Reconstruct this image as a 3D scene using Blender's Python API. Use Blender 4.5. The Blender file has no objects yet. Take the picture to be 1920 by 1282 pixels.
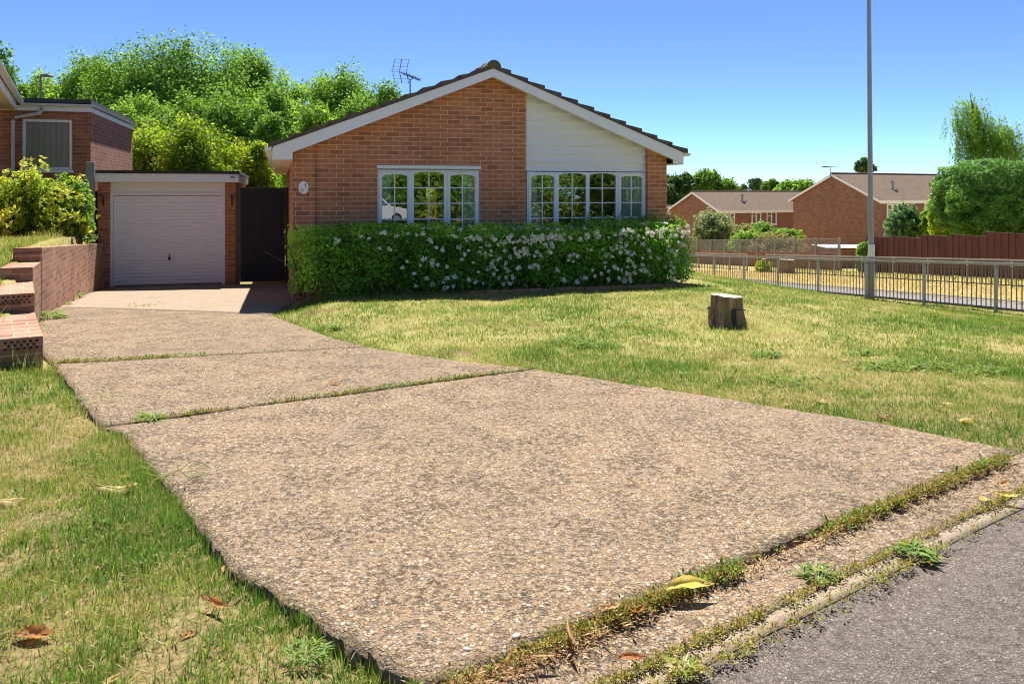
import bpy, bmesh, math, random
import numpy as np
from mathutils import Vector, Matrix, noise as mnoise

scene = bpy.context.scene
C = scene.collection
R = math.radians

# ------------------------------------------------------------------ camera, sky, sun, exposure
F_PX, CU, HV, ZC = 1500.0, 960.0, 360.0, 1.5          # focal length and horizon in photo pixels, eye height
cam_d = bpy.data.cameras.new('camera')
cam = bpy.data.objects.new('camera', cam_d)
C.objects.link(cam)
cam.location = (0, 0, ZC)
cam.rotation_euler = (R(90), 0, 0)
cam_d.sensor_width = 36.0
cam_d.lens = F_PX / 1920.0 * 36.0
cam_d.shift_y = (HV - 641.0) / 1920.0
cam_d.clip_start = 0.05
cam_d.clip_end = 2000
scene.camera = cam

SUN_EL, SUN_AZ = 60.0, -3.0                            # azimuth from +Y towards +X
w = bpy.data.worlds.new("World")
scene.world = w
w.use_nodes = True
nt = w.node_tree
bg = nt.nodes['Background']
sky = nt.nodes.new('ShaderNodeTexSky')
sky.sky_type = 'NISHITA'
sky.sun_disc = False
sky.sun_elevation = R(SUN_EL)
sky.sun_rotation = R(SUN_AZ % 360)
sky.altitude = 6000
sky.air_density = 0.6
sky.dust_density = 0.4
sky.ozone_density = 6.0
nt.links.new(sky.outputs[0], bg.inputs[0])
bg.inputs[1].default_value = 0.112

sd = bpy.data.lights.new('sun', 'SUN')
sd.energy = 4.2
sd.angle = R(0.55)
sd.color = (1.0, 0.96, 0.9)
sun = bpy.data.objects.new('sun', sd)
C.objects.link(sun)
sdir = Vector((math.sin(R(SUN_AZ)) * math.cos(R(SUN_EL)), math.cos(R(SUN_AZ)) * math.cos(R(SUN_EL)), math.sin(R(SUN_EL))))
sun.rotation_euler = sdir.to_track_quat('Z', 'Y').to_euler()
sun.location = (0, 0, 30)

scene.view_settings.view_transform = 'Standard'
scene.view_settings.look = 'None'
scene.view_settings.gamma = 1.0
scene.view_settings.exposure = 1.4
try:
    scene.cycles.max_bounces = 8
    scene.cycles.transparent_max_bounces = 12
    scene.cycles.use_denoising = True
    scene.cycles.pixel_filter_type = 'BLACKMAN_HARRIS'
    scene.cycles.filter_width = 1.1
    scene.cycles.caustics_reflective = False
    scene.cycles.caustics_refractive = False
except Exception:
    pass

# ------------------------------------------------------------------ terrain
def sstep(a, b, x):
    t = np.clip((np.asarray(x, float) - a) / (b - a), 0, 1)
    return t * t * (3 - 2 * t)
def S(y):                                               # the hillside the side road runs down
    yy = np.clip(y, 5.0, 130.0)
    return -0.96 - 0.066 * (yy - 16.35)
def xr(y):                                              # line of the guardrail
    return 9.89 - 0.24 * (np.asarray(y, float) - 16.35)
def zd(y):                                              # driveway
    return np.interp(y, [-50, 3, 7, 11, 14, 16.8, 60], [0.0, 0.0, -0.05, -0.14, -0.32, -0.5, -0.5])
WALLX = [(5.4, -3.05), (7.1, -4.16), (8.5, -5.07), (9.6, -5.75), (10.3, -6.07), (12.4, -6.9), (14.8, -7.84), (16.65, -8.5), (30, -12.4)]
WY = [p[0] for p in WALLX]; WX = [p[1] for p in WALLX]
def wallx(y):
    return np.interp(y, WY, WX)
def nfront(x, y):                                       # distance in front of the driveway's street edge
    return (np.asarray(x) + 0.277) * 0.572 - (np.asarray(y) - 2.44) * 0.82
DRX = [(2.0, 3.2), (4.64, 2.88), (6.95, 0.19), (8.0, -1.4), (9.5, -2.5), (10.5, -3.2), (11.7, -3.4), (18, -5.0)]
def drx(y):
    return np.interp(y, [p[0] for p in DRX], [p[1] for p in DRX])
def T(x, y):
    x = np.asarray(x, float); y = np.asarray(y, float)
    d = zd(y)
    lawn = np.interp(y, [-50, 3, 5, 7, 9, 11, 13, 20, 32, 60], [-0.03, -0.03, -0.03, -0.06, -0.05, 0.0, -0.02, -0.3, -0.6, -0.6])
    wl = sstep(0.0, 0.9, x - drx(y))
    z = (d - 0.025) * (1 - wl) + lawn * wl
    xe = xr(y) - 0.35
    wr = sstep(0, 1, (x - 2.6) / np.maximum(xe - 2.6, 1.0))
    s = S(y)
    s = s - 0.14 * sstep(4, 10.6, x - xr(y)) + 0.14 * sstep(10.8, 13.0, x - xr(y))
    far = sstep(22, 45, y)
    wr = np.maximum(wr, far * sstep(-6, 4, x))
    z = z * (1 - wr) + s * wr
    # left lawn and the raised bank behind the brick retaining wall
    left = zd(y) - 0.035
    wx = wallx(y)
    near_l = sstep(0.05, -0.15, x - (wx - 0.0)) * (y > 7.1)
    bank = np.interp(y, [4.0, 6.0, 7.1, 8.5, 9.6, 10.3, 11.5, 13, 17, 30], [-0.08, -0.06, 0.04, 0.28, 0.5, 0.64, 0.74, 0.73, 0.62, 0.5])
    wb = np.where(y > 7.1, sstep(-0.10, -0.2, x - wx), sstep(0.2, -0.9, x - wx) * sstep(4.0, 7.1, y))
    isleft = (x < drx(y) - 1.5)
    z = np.where(isleft & (wb > 0), left * (1 - wb) + bank * wb, np.where(isleft & (x < -0.2), np.minimum(z, left + 0.02), z))
    # carriageway in front of the drive is cut lower
    wf = sstep(-0.02, 0.06, nfront(x, y)) * (x < 16)
    z = z * (1 - wf) + (-0.16) * wf
    # the far side of the street climbs into a grassy bank
    wback = sstep(9.5, 17.0, nfront(x, y))
    z = z + wback * 0.35
    return z
def G(u, v, zoff=0.0):                                  # where the sight line of a photo pixel meets the terrain
    dx = (u - CU) / F_PX; dz = (HV - v) / F_PX
    lam = np.geomspace(1.6, 400, 6000)
    below = (ZC + lam * dz) < (T(lam * dx, lam) + zoff)
    i = int(np.argmax(below)) if below.any() else -1
    L = lam[i]
    return (L * dx, L, float(T(L * dx, L)))
def GD(u, v):                                           # the same on the driveway's own level
    dx = (u - CU) / F_PX; dz = (HV - v) / F_PX
    lam = np.geomspace(1.6, 60, 6000)
    i = int(np.argmax((ZC + lam * dz) < zd(lam)))
    return (lam[i] * dx, lam[i])
TH = R(16.25); HC, HS = math.cos(TH), math.sin(TH)
HO = (-3.448, 12.57)
def P(u, v, t):                                         # point of a plane parallel to the bungalow's front, t metres behind it
    dx = (u - CU) / F_PX; dz = (HV - v) / F_PX
    lam = (t - HO[0] * HS + HO[1] * HC) / (-dx * HS + HC)
    return ((lam * dx - HO[0]) * HC + (lam - HO[1]) * HS, ZC + lam * dz)
def at(u, v, Y):
    return ((u - CU) / F_PX * Y, Y, ZC + (HV - v) / F_PX * Y)
def loc2w(s, t):
    return (HO[0] + s * HC - t * HS, HO[1] + s * HS + t * HC)

# ------------------------------------------------------------------ object helpers
def props(o, label=None, cat=None, group=None, kind=None):
    if label: o['label'] = label
    if cat: o['category'] = cat
    if group: o['group'] = group
    if kind: o['kind'] = kind
    return o
def thing(name, label, cat, loc=(0, 0, 0), rz=0.0, group=None):
    o = bpy.data.objects.new(name, None)
    o.empty_display_size = 0.2
    C.objects.link(o)
    o.location = loc; o.rotation_euler = (0, 0, rz)
    return props(o, label, cat, group)
def link(name, me, parent=None, mats=()):
    o = bpy.data.objects.new(name, me)
    for m in mats: me.materials.append(m)
    C.objects.link(o)
    if parent is not None: o.parent = parent
    return o
class MB:
    def __init__(s): s.v = []; s.f = []; s.m = []; s.uv = {}
    def add(s, verts, faces, mi=0):
        b = len(s.v); s.v += [tuple(map(float, p)) for p in verts]
        for f in faces: s.f.append(tuple(b + i for i in f)); s.m.append(mi)
        return b
    def box(s, x0, x1, y0, y1, z0, z1, mi=0):
        if x0 > x1: x0, x1 = x1, x0
        if y0 > y1: y0, y1 = y1, y0
        if z0 > z1: z0, z1 = z1, z0
        s.add([(x0, y0, z0), (x1, y0, z0), (x1, y1, z0), (x0, y1, z0), (x0, y0, z1), (x1, y0, z1), (x1, y1, z1), (x0, y1, z1)],
              [(0, 3, 2, 1), (4, 5, 6, 7), (0, 1, 5, 4), (1, 2, 6, 5), (2, 3, 7, 6), (3, 0, 4, 7)], mi)
    def obox(s, c, a, la, b, lb, z0, z1, mi=0):          # box with plan axes a, b (unit 2-vectors), half lengths la, lb
        p = [(c[0] + i * la * a[0] + j * lb * b[0], c[1] + i * la * a[1] + j * lb * b[1]) for i, j in ((-1, -1), (1, -1), (1, 1), (-1, 1))]
        s.add([(x, y, z0) for x, y in p] + [(x, y, z1) for x, y in p],
              [(0, 3, 2, 1), (4, 5, 6, 7), (0, 1, 5, 4), (1, 2, 6, 5), (2, 3, 7, 6), (3, 0, 4, 7)], mi)
    def prism(s, poly, fa, fb, mi=0):                     # poly extruded between two maps poly-point -> 3D
        n = len(poly)
        A = [fa(*p) for p in poly]; B = [fb(*p) for p in poly]
        area = sum(poly[i][0] * poly[(i + 1) % n][1] - poly[(i + 1) % n][0] * poly[i][1] for i in range(n))
        idx = list(range(n)) if area > 0 else list(range(n))[::-1]
        faces = [tuple(idx), tuple(n + i for i in idx[::-1])]
        for k in range(n):
            i, j = idx[k], idx[(k + 1) % n]
            faces.append((j, i, n + i, n + j))
        s.add(A + B, faces, mi)
    def pt(s, poly, t0, t1, mi=0): s.prism(poly, lambda a, b: (a, t0, b), lambda a, b: (a, t1, b), mi)      # (s,z) along t
    def ps(s, poly, s0, s1, mi=0): s.prism(poly, lambda a, b: (s0, a, b), lambda a, b: (s1, a, b), mi)      # (t,z) along s
    def pz(s, poly, z0, z1, mi=0): s.prism(poly, lambda a, b: (a, b, z1), lambda a, b: (a, b, z0), mi)      # (x,y) along z
    def tube(s, pts, rad, n=8, mi=0, cap=True):
        pts = [Vector(p) for p in pts]
        rad = rad if hasattr(rad, '__len__') else [rad] * len(pts)
        rings = []
        up = Vector((0.013, 0.02, 1))
        for i, p in enumerate(pts):
            d = (pts[min(i + 1, len(pts) - 1)] - pts[max(i - 1, 0)])
            if d.length < 1e-9: d = Vector((0, 0, 1))
            d.normalize()
            a = d.cross(up)
            if a.length < 0.05: a = d.cross(Vector((1, 0, 0)))
            a.normalize(); b = d.cross(a)
            rings.append([p + rad[i] * (math.cos(2 * math.pi * k / n) * a + math.sin(2 * math.pi * k / n) * b) for k in range(n)])
        V = [q for r in rings for q in r]
        fs = []
        for i in range(len(pts) - 1):
            for k in range(n):
                k2 = (k + 1) % n
                fs.append((i * n + k, i * n + k2, (i + 1) * n + k2, (i + 1) * n + k))
        if cap:
            fs.append(tuple(range(n))[::-1]); fs.append(tuple((len(pts) - 1) * n + k for k in range(n)))
        s.add(V, fs, mi)
    def lathe(s, prof, c=(0, 0, 0), n=16, mi=0):           # (r, z) about the vertical
        V = [(c[0] + r * math.cos(2 * math.pi * k / n), c[1] + r * math.sin(2 * math.pi * k / n), c[2] + z) for r, z in prof for k in range(n)]
        fs = [(i * n + k, i * n + (k + 1) % n, (i + 1) * n + (k + 1) % n, (i + 1) * n + k) for i in range(len(prof) - 1) for k in range(n)]
        s.add(V, fs, mi)
    def build(s, name, mats, parent=None, smooth=False, fix=True, bevel=0.0, weight=True):
        me = bpy.data.meshes.new(name)
        me.from_pydata(s.v, [], s.f)
        if not isinstance(mats, (list, tuple)): mats = [mats]
        for m in mats: me.materials.append(m)
        me.polygons.foreach_set('material_index', s.m)
        if fix:
            bm = bmesh.new(); bm.from_mesh(me)
            bmesh.ops.recalc_face_normals(bm, faces=bm.faces)
            bm.to_mesh(me); bm.free()
        if smooth:
            me.polygons.foreach_set('use_smooth', [True] * len(me.polygons))
            try: me.set_sharp_from_angle(angle=R(40))
            except Exception: pass
        me.update()
        o = bpy.data.objects.new(name, me); C.objects.link(o)
        if parent is not None: o.parent = parent
        if bevel > 0:
            b = o.modifiers.new('bevel', 'BEVEL'); b.width = bevel; b.segments = 2; b.limit_method = 'ANGLE'; b.angle_limit = R(50)
        return o
def npmesh(name, V, Fa, mat, parent=None, rnd=None, smooth=False):
    """V (n,3); Fa (m,k) faces all with k corners; rnd (m,) value stored per face."""
    me = bpy.data.meshes.new(name)
    V = np.ascontiguousarray(V, np.float32); Fa = np.ascontiguousarray(Fa, np.int32)
    m, k = Fa.shape
    me.vertices.add(len(V)); me.vertices.foreach_set('co', V.ravel())
    me.loops.add(m * k); me.loops.foreach_set('vertex_index', Fa.ravel())
    me.polygons.add(m)
    me.polygons.foreach_set('loop_start', np.arange(0, m * k, k, dtype=np.int32))
    try: me.polygons.foreach_set('loop_total', np.full(m, k, np.int32))
    except Exception: pass
    if smooth: me.polygons.foreach_set('use_smooth', np.ones(m, bool))
    me.update(calc_edges=True)
    me.validate()
    if rnd is not None:
        a = me.attributes.new('rnd', 'FLOAT', 'FACE')
        a.data.foreach_set('value', np.ascontiguousarray(rnd, np.float32))
    me.materials.append(mat)
    o = bpy.data.objects.new(name, me); C.objects.link(o)
    if parent is not None: o.parent = parent
    return o
def unit(a):
    return a / np.maximum(np.linalg.norm(a, axis=-1, keepdims=True), 1e-9)
def leaf_quads(pos, nrm, size, rng, aspect=0.5, axis=None, fold=0.12):
    """rhombic leaves: quads around pos lying across nrm; returns V, F"""
    n = len(pos)
    nrm = unit(nrm)
    if axis is None: axis = rng.normal(size=(n, 3))
    a = unit(axis - nrm * np.sum(axis * nrm, 1, keepdims=True))
    b = np.cross(nrm, a)
    L = size[:, None] * 0.5
    V = np.empty((n, 4, 3))
    V[:, 0] = pos - a * L
    V[:, 1] = pos - b * L * aspect + a * L * 0.1 + nrm * L * fold
    V[:, 2] = pos + a * L
    V[:, 3] = pos + b * L * aspect + a * L * 0.1 + nrm * L * fold
    Fq = np.arange(n * 4, dtype=np.int32).reshape(n, 4)
    return V.reshape(-1, 3), Fq
def rand_dirs(rng, n):
    return unit(rng.normal(size=(n, 3)))

# ------------------------------------------------------------------ materials
def newmat(name):
    m = bpy.data.materials.new(name); m.use_nodes = True
    nt = m.node_tree; b = nt.nodes['Principled BSDF']
    return m, nt, b
def N(nt, t, **kw):
    n = nt.nodes.new(t)
    for k, v in kw.items(): setattr(n, k, v)
    return n
def setin(n, **kw):
    for k, v in kw.items(): n.inputs[k.replace('_', ' ')].default_value = v
def ramp(nt, stops, fac=None, interp='LINEAR'):
    r = N(nt, 'ShaderNodeValToRGB'); r.color_ramp.interpolation = interp
    e = r.color_ramp.elements
    while len(e) < len(stops): e.new(0.5)
    for el, (p, c) in zip(e, stops): el.position = p; el.color = (c[0], c[1], c[2], 1)
    if fac is not None: nt.links.new(fac, r.inputs[0])
    return r
def noise_tex(nt, scale, vec=None, detail=4.0, rough=0.55, dist=0.0):
    n = N(nt, 'ShaderNodeTexNoise')
    n.inputs['Scale'].default_value = scale; n.inputs['Detail'].default_value = detail
    n.inputs['Roughness'].default_value = rough; n.inputs['Distortion'].default_value = dist
    if vec is not None: nt.links.new(vec, n.inputs['Vector'])
    return n
def mixc(nt, fac, a, b, mode='MIX'):
    m = N(nt, 'ShaderNodeMix', data_type='RGBA', blend_type=mode)
    for k, x in ((0, fac), (6, a), (7, b)):
        if isinstance(x, (int, float)): m.inputs[k].default_value = x
        elif isinstance(x, tuple): m.inputs[k].default_value = (x[0], x[1], x[2], 1)
        else: nt.links.new(x, m.inputs[k])
    return m.outputs[2]
def mathn(nt, op, a, b=None):
    m = N(nt, 'ShaderNodeMath', operation=op)
    for k, x in ((0, a), (1, b)):
        if x is None: continue
        if isinstance(x, (int, float)): m.inputs[k].default_value = x
        else: nt.links.new(x, m.inputs[k])
    return m.outputs[0]
def mapr(nt, v, a, b, c=0.0, d=1.0):
    m = N(nt, 'ShaderNodeMapRange'); nt.links.new(v, m.inputs[0])
    for k, x in ((1, a), (2, b), (3, c), (4, d)): m.inputs[k].default_value = x
    return m.outputs[0]
def bumpn(nt, b, h, strength=0.3, dist=0.01, normal=None):
    n = N(nt, 'ShaderNodeBump'); n.inputs['Strength'].default_value = strength; n.inputs['Distance'].default_value = dist
    nt.links.new(h, n.inputs['Height'])
    if normal is not None: nt.links.new(normal, n.inputs['Normal'])
    nt.links.new(n.outputs[0], b.inputs['Normal'])
    return n.outputs[0]
def objco(nt, which='Object'):
    return N(nt, 'ShaderNodeTexCoord').outputs[which]

def brick_mat(name, ramp_stops, mortar, uv=False, bump=0.6, wear=0.25, bw=0.225, rh=0.075, ms=0.0052):
    m, nt, b = newmat(name)
    if uv: vec = objco(nt, 'UV')
    else:
        sep = N(nt, 'ShaderNodeSeparateXYZ'); nt.links.new(objco(nt), sep.inputs[0])
        cb = N(nt, 'ShaderNodeCombineXYZ')
        nt.links.new(mathn(nt, 'ADD', sep.outputs[0], sep.outputs[1]), cb.inputs[0]); nt.links.new(sep.outputs[2], cb.inputs[1])
        vec = cb.outputs[0]
    jit = noise_tex(nt, 9.0, vec, 2.0)
    sub = N(nt, 'ShaderNodeVectorMath', operation='SUBTRACT'); nt.links.new(jit.outputs['Color'], sub.inputs[0]); sub.inputs[1].default_value = (0.5, 0.5, 0.5)
    sc = N(nt, 'ShaderNodeVectorMath', operation='SCALE'); nt.links.new(sub.outputs[0], sc.inputs[0]); sc.inputs['Scale'].default_value = 0.006
    ad = N(nt, 'ShaderNodeVectorMath', operation='ADD'); nt.links.new(vec, ad.inputs[0]); nt.links.new(sc.outputs[0], ad.inputs[1])
    br = N(nt, 'ShaderNodeTexBrick', offset=0.5, squash=1.0)
    nt.links.new(ad.outputs[0], br.inputs['Vector'])
    setin(br, Scale=1.0, Mortar_Size=ms, Mortar_Smooth=0.25, Bias=0.0, Brick_Width=bw, Row_Height=rh)
    br.inputs['Color1'].default_value = (0, 0, 0, 1); br.inputs['Color2'].default_value = (1, 1, 1, 1); br.inputs['Mortar'].default_value = (0.5, 0.5, 0.5, 1)
    rp = ramp(nt, ramp_stops, br.outputs['Color'])
    n1 = noise_tex(nt, 60.0, vec, 5.0, 0.65)
    n2 = noise_tex(nt, 1.6, vec, 4.0, 0.6)
    col = mixc(nt, mapr(nt, n1.outputs[0], 0.3, 0.7, 0.0, 0.35), rp.outputs[0], (0.10, 0.055, 0.04), 'MULTIPLY')
    col = mixc(nt, mapr(nt, n1.outputs[0], 0.45, 0.75, 0.0, 0.22), col, (0.55, 0.36, 0.26), 'MIX')
    mo = mixc(nt, mapr(nt, n1.outputs[0], 0.3, 0.7, 0.0, 0.5), mortar, tuple(c * 0.75 for c in mortar))
    col = mixc(nt, br.outputs['Fac'], col, mo)
    col = mixc(nt, mapr(nt, n2.outputs[0], 0.35, 0.75, 0.0, wear), col, (0.32, 0.22, 0.18), 'MULTIPLY')
    nt.links.new(col, b.inputs['Base Color'])
    b.inputs['Roughness'].default_value = 0.9
    h = mathn(nt, 'ADD', mathn(nt, 'MULTIPLY', br.outputs['Fac'], -1.0), mathn(nt, 'MULTIPLY', n1.outputs[0], 0.35))
    bumpn(nt, b, h, bump, 0.006)
    return m
M = {}
M['brick'] = brick_mat('facing_brick', [(0.0, (0.42, 0.145, 0.07)), (0.25, (0.55, 0.195, 0.088)), (0.55, (0.63, 0.23, 0.10)), (0.8, (0.67, 0.255, 0.115)), (1.0, (0.50, 0.19, 0.10))], (0.80, 0.58, 0.34))
M['brick_garage'] = brick_mat('garage_brick', [(0.0, (0.40, 0.14, 0.075)), (0.5, (0.53, 0.2, 0.10)), (1.0, (0.6, 0.25, 0.135))], (0.62, 0.40, 0.24))
M['brick_neighbour'] = brick_mat('neighbour_brick', [(0.0, (0.30, 0.10, 0.058)), (0.5, (0.42, 0.15, 0.08)), (1.0, (0.5, 0.19, 0.11))], (0.55, 0.34, 0.22))
M['brick_wall'] = brick_mat('garden_wall_brick', [(0.0, (0.275, 0.116, 0.066)), (0.5, (0.440, 0.198, 0.110)), (1.0, (0.528, 0.264, 0.160))], (0.50, 0.37, 0.26), uv=True, wear=0.5, ms=0.006)
M['brick_far'] = brick_mat('far_brick', [(0.0, (0.19, 0.075, 0.05)), (0.5, (0.30, 0.125, 0.08)), (1.0, (0.38, 0.19, 0.13))], (0.36, 0.24, 0.17), bump=0.1)

def paint(name, col, rough=0.45, dirt=0.25, dirtcol=(0.45, 0.42, 0.34), spec=0.4, scale=3.0, metal=0.0):
    m, nt, b = newmat(name)
    v = objco(nt)
    n1 = noise_tex(nt, scale, v, 6.0, 0.65); n2 = noise_tex(nt, 45.0, v, 3.0)
    c = mixc(nt, mapr(nt, n1.outputs[0], 0.45, 0.8, 0.0, dirt), col, dirtcol, 'MIX')
    c = mixc(nt, mapr(nt, n2.outputs[0], 0.4, 0.7, 0.0, 0.12), c, tuple(x * 0.6 for x in col))
    nt.links.new(c, b.inputs['Base Color'])
    b.inputs['Roughness'].default_value = rough; b.inputs['Metallic'].default_value = metal
    b.inputs['Specular IOR Level'].default_value = spec
    bumpn(nt, b, n2.outputs[0], 0.08, 0.002)
    return m
M['white'] = paint('white_paint', (0.86, 0.85, 0.83), 0.4, 0.12)
M['cladding'] = paint('white_cladding', (0.87, 0.86, 0.82), 0.42, 0.1, (0.6, 0.56, 0.44))
M['upvc'] = paint('white_window_frame', (0.87, 0.87, 0.87), 0.3, 0.05)
M['garage_white'] = paint('garage_door_paint', (0.86, 0.83, 0.86), 0.4, 0.12, (0.5, 0.45, 0.44), scale=1.2)
M['gutter'] = paint('grey_white_gutter', (0.62, 0.62, 0.62), 0.4, 0.5, (0.25, 0.25, 0.22), scale=9.0)
M['felt'] = paint('black_roof_felt', (0.035, 0.035, 0.04), 0.85, 0.3, (0.12, 0.12, 0.11))
M['black_iron'] = paint('black_iron', (0.02, 0.02, 0.022), 0.5, 0.1, (0.06, 0.05, 0.04))
M['chrome'] = paint('worn_chrome', (0.6, 0.6, 0.6), 0.3, 0.2, (0.2, 0.2, 0.2), metal=1.0)
M['galv'] = paint('galvanised_steel', (0.36, 0.37, 0.385), 0.55, 0.5, (0.22, 0.21, 0.2), scale=8.0, metal=0.25)
M['galv_dark'] = paint('weathered_railing_steel', (0.16, 0.15, 0.145), 0.6, 0.5, (0.16, 0.11, 0.08), scale=8.0, metal=0.2)
M['column'] = paint('lamp_column_grey', (0.30, 0.32, 0.34), 0.5, 0.3, (0.2, 0.2, 0.19), scale=4.0)
M['paper'] = paint('white_paper', (0.8, 0.79, 0.76), 0.7, 0.1)
M['curtain'] = paint('pale_curtain', (0.66, 0.72, 0.68), 0.9, 0.05)
M['net'] = paint('net_curtain', (0.85, 0.85, 0.86), 0.9, 0.5, (0.6, 0.6, 0.64), scale=22.0)
M['plaster'] = paint('room_plaster', (0.25, 0.23, 0.2), 0.9, 0.1)
M['grey_post'] = paint('grey_post', (0.30, 0.31, 0.31), 0.85, 0.4, (0.2, 0.19, 0.16), scale=6.0)
M['blue_black'] = paint('trim_black', (0.03, 0.03, 0.035), 0.5, 0.1)
M['car_white'] = paint('car_paint', (0.8, 0.8, 0.8), 0.2, 0.02)
M['rubber'] = paint('rubber', (0.02, 0.02, 0.02), 0.8, 0.1)
M['soffit'] = paint('bounce_tinted_soffit', (0.70, 0.62, 0.50), 0.6, 0.3, (0.5, 0.42, 0.32))  # white board; the warm light bounced up from below is put into its colour
M['ceramic'] = paint('glazed_ceramic', (0.85, 0.85, 0.84), 0.2, 0.02)
M['leaf_green_paint'] = paint('plaque_leaf_glaze', (0.25, 0.42, 0.12), 0.3, 0.05)
M['yellow_glaze'] = paint('plaque_flower_glaze', (0.65, 0.52, 0.12), 0.3, 0.05)

def wood_mat(name, c1, c2, board=0.1, axis='X', groove=0.012, rough=0.8, groove_col=(0.01, 0.01, 0.012)):
    m, nt, b = newmat(name)
    v = objco(nt)
    mp = N(nt, 'ShaderNodeMapping'); nt.links.new(v, mp.inputs[0])
    mp.inputs['Scale'].default_value = (22, 22, 1.2) if axis != 'Z' else (2, 2, 22)
    n = noise_tex(nt, 1.5, mp.outputs[0], 6.0, 0.65, 0.6)
    big = noise_tex(nt, 2.0, v, 3.0)
    r = ramp(nt, [(0.3, c1), (0.7, c2)], n.outputs[0])
    c = mixc(nt, mapr(nt, big.outputs[0], 0.35, 0.7, 0.0, 0.4), r.outputs[0], tuple(x * 0.55 for x in c1))
    nt.links.new(c, b.inputs['Base Color']); b.inputs['Roughness'].default_value = rough
    bumpn(nt, b, n.outputs[0], 0.35, 0.004)
    return m
M['gate'] = wood_mat('dark_stained_boards', (0.016, 0.017, 0.024), (0.04, 0.038, 0.045))
M['gatepost'] = wood_mat('weathered_post_wood', (0.075, 0.055, 0.038), (0.15, 0.11, 0.07))
M['brownpost'] = wood_mat('brown_stained_wood', (0.05, 0.018, 0.01), (0.09, 0.035, 0.02))
M['redfence'] = wood_mat('red_stained_boards', (0.115, 0.042, 0.034), (0.175, 0.066, 0.054))
M['bark'] = wood_mat('tree_bark', (0.06, 0.045, 0.03), (0.16, 0.125, 0.09), rough=0.95)
M['twig'] = wood_mat('twig_bark', (0.06, 0.04, 0.03), (0.12, 0.08, 0.06), rough=0.95)

def stump_mat():
    m, nt, b = newmat('stump_wood'); v = objco(nt)
    mp = N(nt, 'ShaderNodeMapping'); nt.links.new(v, mp.inputs[0]); mp.inputs['Scale'].default_value = (14, 14, 1.6)
    n = noise_tex(nt, 1.6, mp.outputs[0], 6.0, 0.6, 0.9)
    n2 = noise_tex(nt, 6.0, v, 4.0)
    r = ramp(nt, [(0.28, (0.061, 0.041, 0.027)), (0.42, (0.216, 0.135, 0.068)), (0.6, (0.405, 0.270, 0.142)), (0.78, (0.540, 0.419, 0.270))], n.outputs[0])
    c = mixc(nt, mapr(nt, n2.outputs[0], 0.5, 0.72, 0.0, 0.7), r.outputs[0], (0.13, 0.13, 0.09))
    nt.links.new(c, b.inputs['Base Color']); b.inputs['Roughness'].default_value = 0.95
    bumpn(nt, b, n.outputs[0], 0.8, 0.012)
    return m
def cutwood_mat():
    m, nt, b = newmat('weathered_cut_wood'); v = objco(nt)
    wv = N(nt, 'ShaderNodeTexWave', wave_type='RINGS', rings_direction='Z'); nt.links.new(v, wv.inputs['Vector'])
    setin(wv, Scale=14.0, Distortion=3.0, Detail=3.0)
    n2 = noise_tex(nt, 9.0, v, 5.0)
    c = mixc(nt, wv.outputs['Fac'], (0.36, 0.29, 0.245), (0.50, 0.42, 0.37))
    c = mixc(nt, mapr(nt, n2.outputs[0], 0.45, 0.7, 0.0, 0.5), c, (0.27, 0.22, 0.19))
    nt.links.new(c, b.inputs['Base Color']); b.inputs['Roughness'].default_value = 0.95
    return m
M['stump'] = stump_mat(); M['cut'] = cutwood_mat()

def tile_mat(name, c1, c2, moss=(0.16, 0.13, 0.06), scale=14.0):
    m, nt, b = newmat(name); v = objco(nt)
    n = noise_tex(nt, scale, v, 6.0, 0.7); n2 = noise_tex(nt, 3.0, v, 4.0)
    r = ramp(nt, [(0.3, c1), (0.65, c2)], n.outputs[0])
    c = mixc(nt, mapr(nt, n2.outputs[0], 0.5, 0.7, 0.0, 0.6), r.outputs[0], moss)
    nt.links.new(c, b.inputs['Base Color']); b.inputs['Roughness'].default_value = 0.95
    bumpn(nt, b, n.outputs[0], 0.7, 0.015)
    return m
M['tile'] = tile_mat('weathered_concrete_tile', (0.055, 0.04, 0.032), (0.16, 0.115, 0.085))
def far_tile_mat():
    m, nt, b = newmat('brown_pantile'); v = objco(nt)
    br = N(nt, 'ShaderNodeTexBrick', offset=0.0)
    nt.links.new(objco(nt, 'UV'), br.inputs['Vector'])
    setin(br, Scale=1.0, Mortar_Size=0.02, Mortar_Smooth=0.4, Brick_Width=0.3, Row_Height=0.34)
    br.inputs['Color1'].default_value = (0.095, 0.058, 0.03, 1); br.inputs['Color2'].default_value = (0.14, 0.088, 0.046, 1); br.inputs['Mortar'].default_value = (0.085, 0.05, 0.03, 1)
    n = noise_tex(nt, 1.5, v, 5.0, 0.65)
    c = mixc(nt, mapr(nt, n.outputs[0], 0.4, 0.7, 0.0, 0.5), br.outputs['Color'], (0.09, 0.062, 0.04))
    nt.links.new(c, b.inputs['Base Color']); b.inputs['Roughness'].default_value = 0.9
    bumpn(nt, b, br.outputs['Fac'], -0.6, 0.03)
    return m
M['far_tile'] = far_tile_mat()

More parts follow.
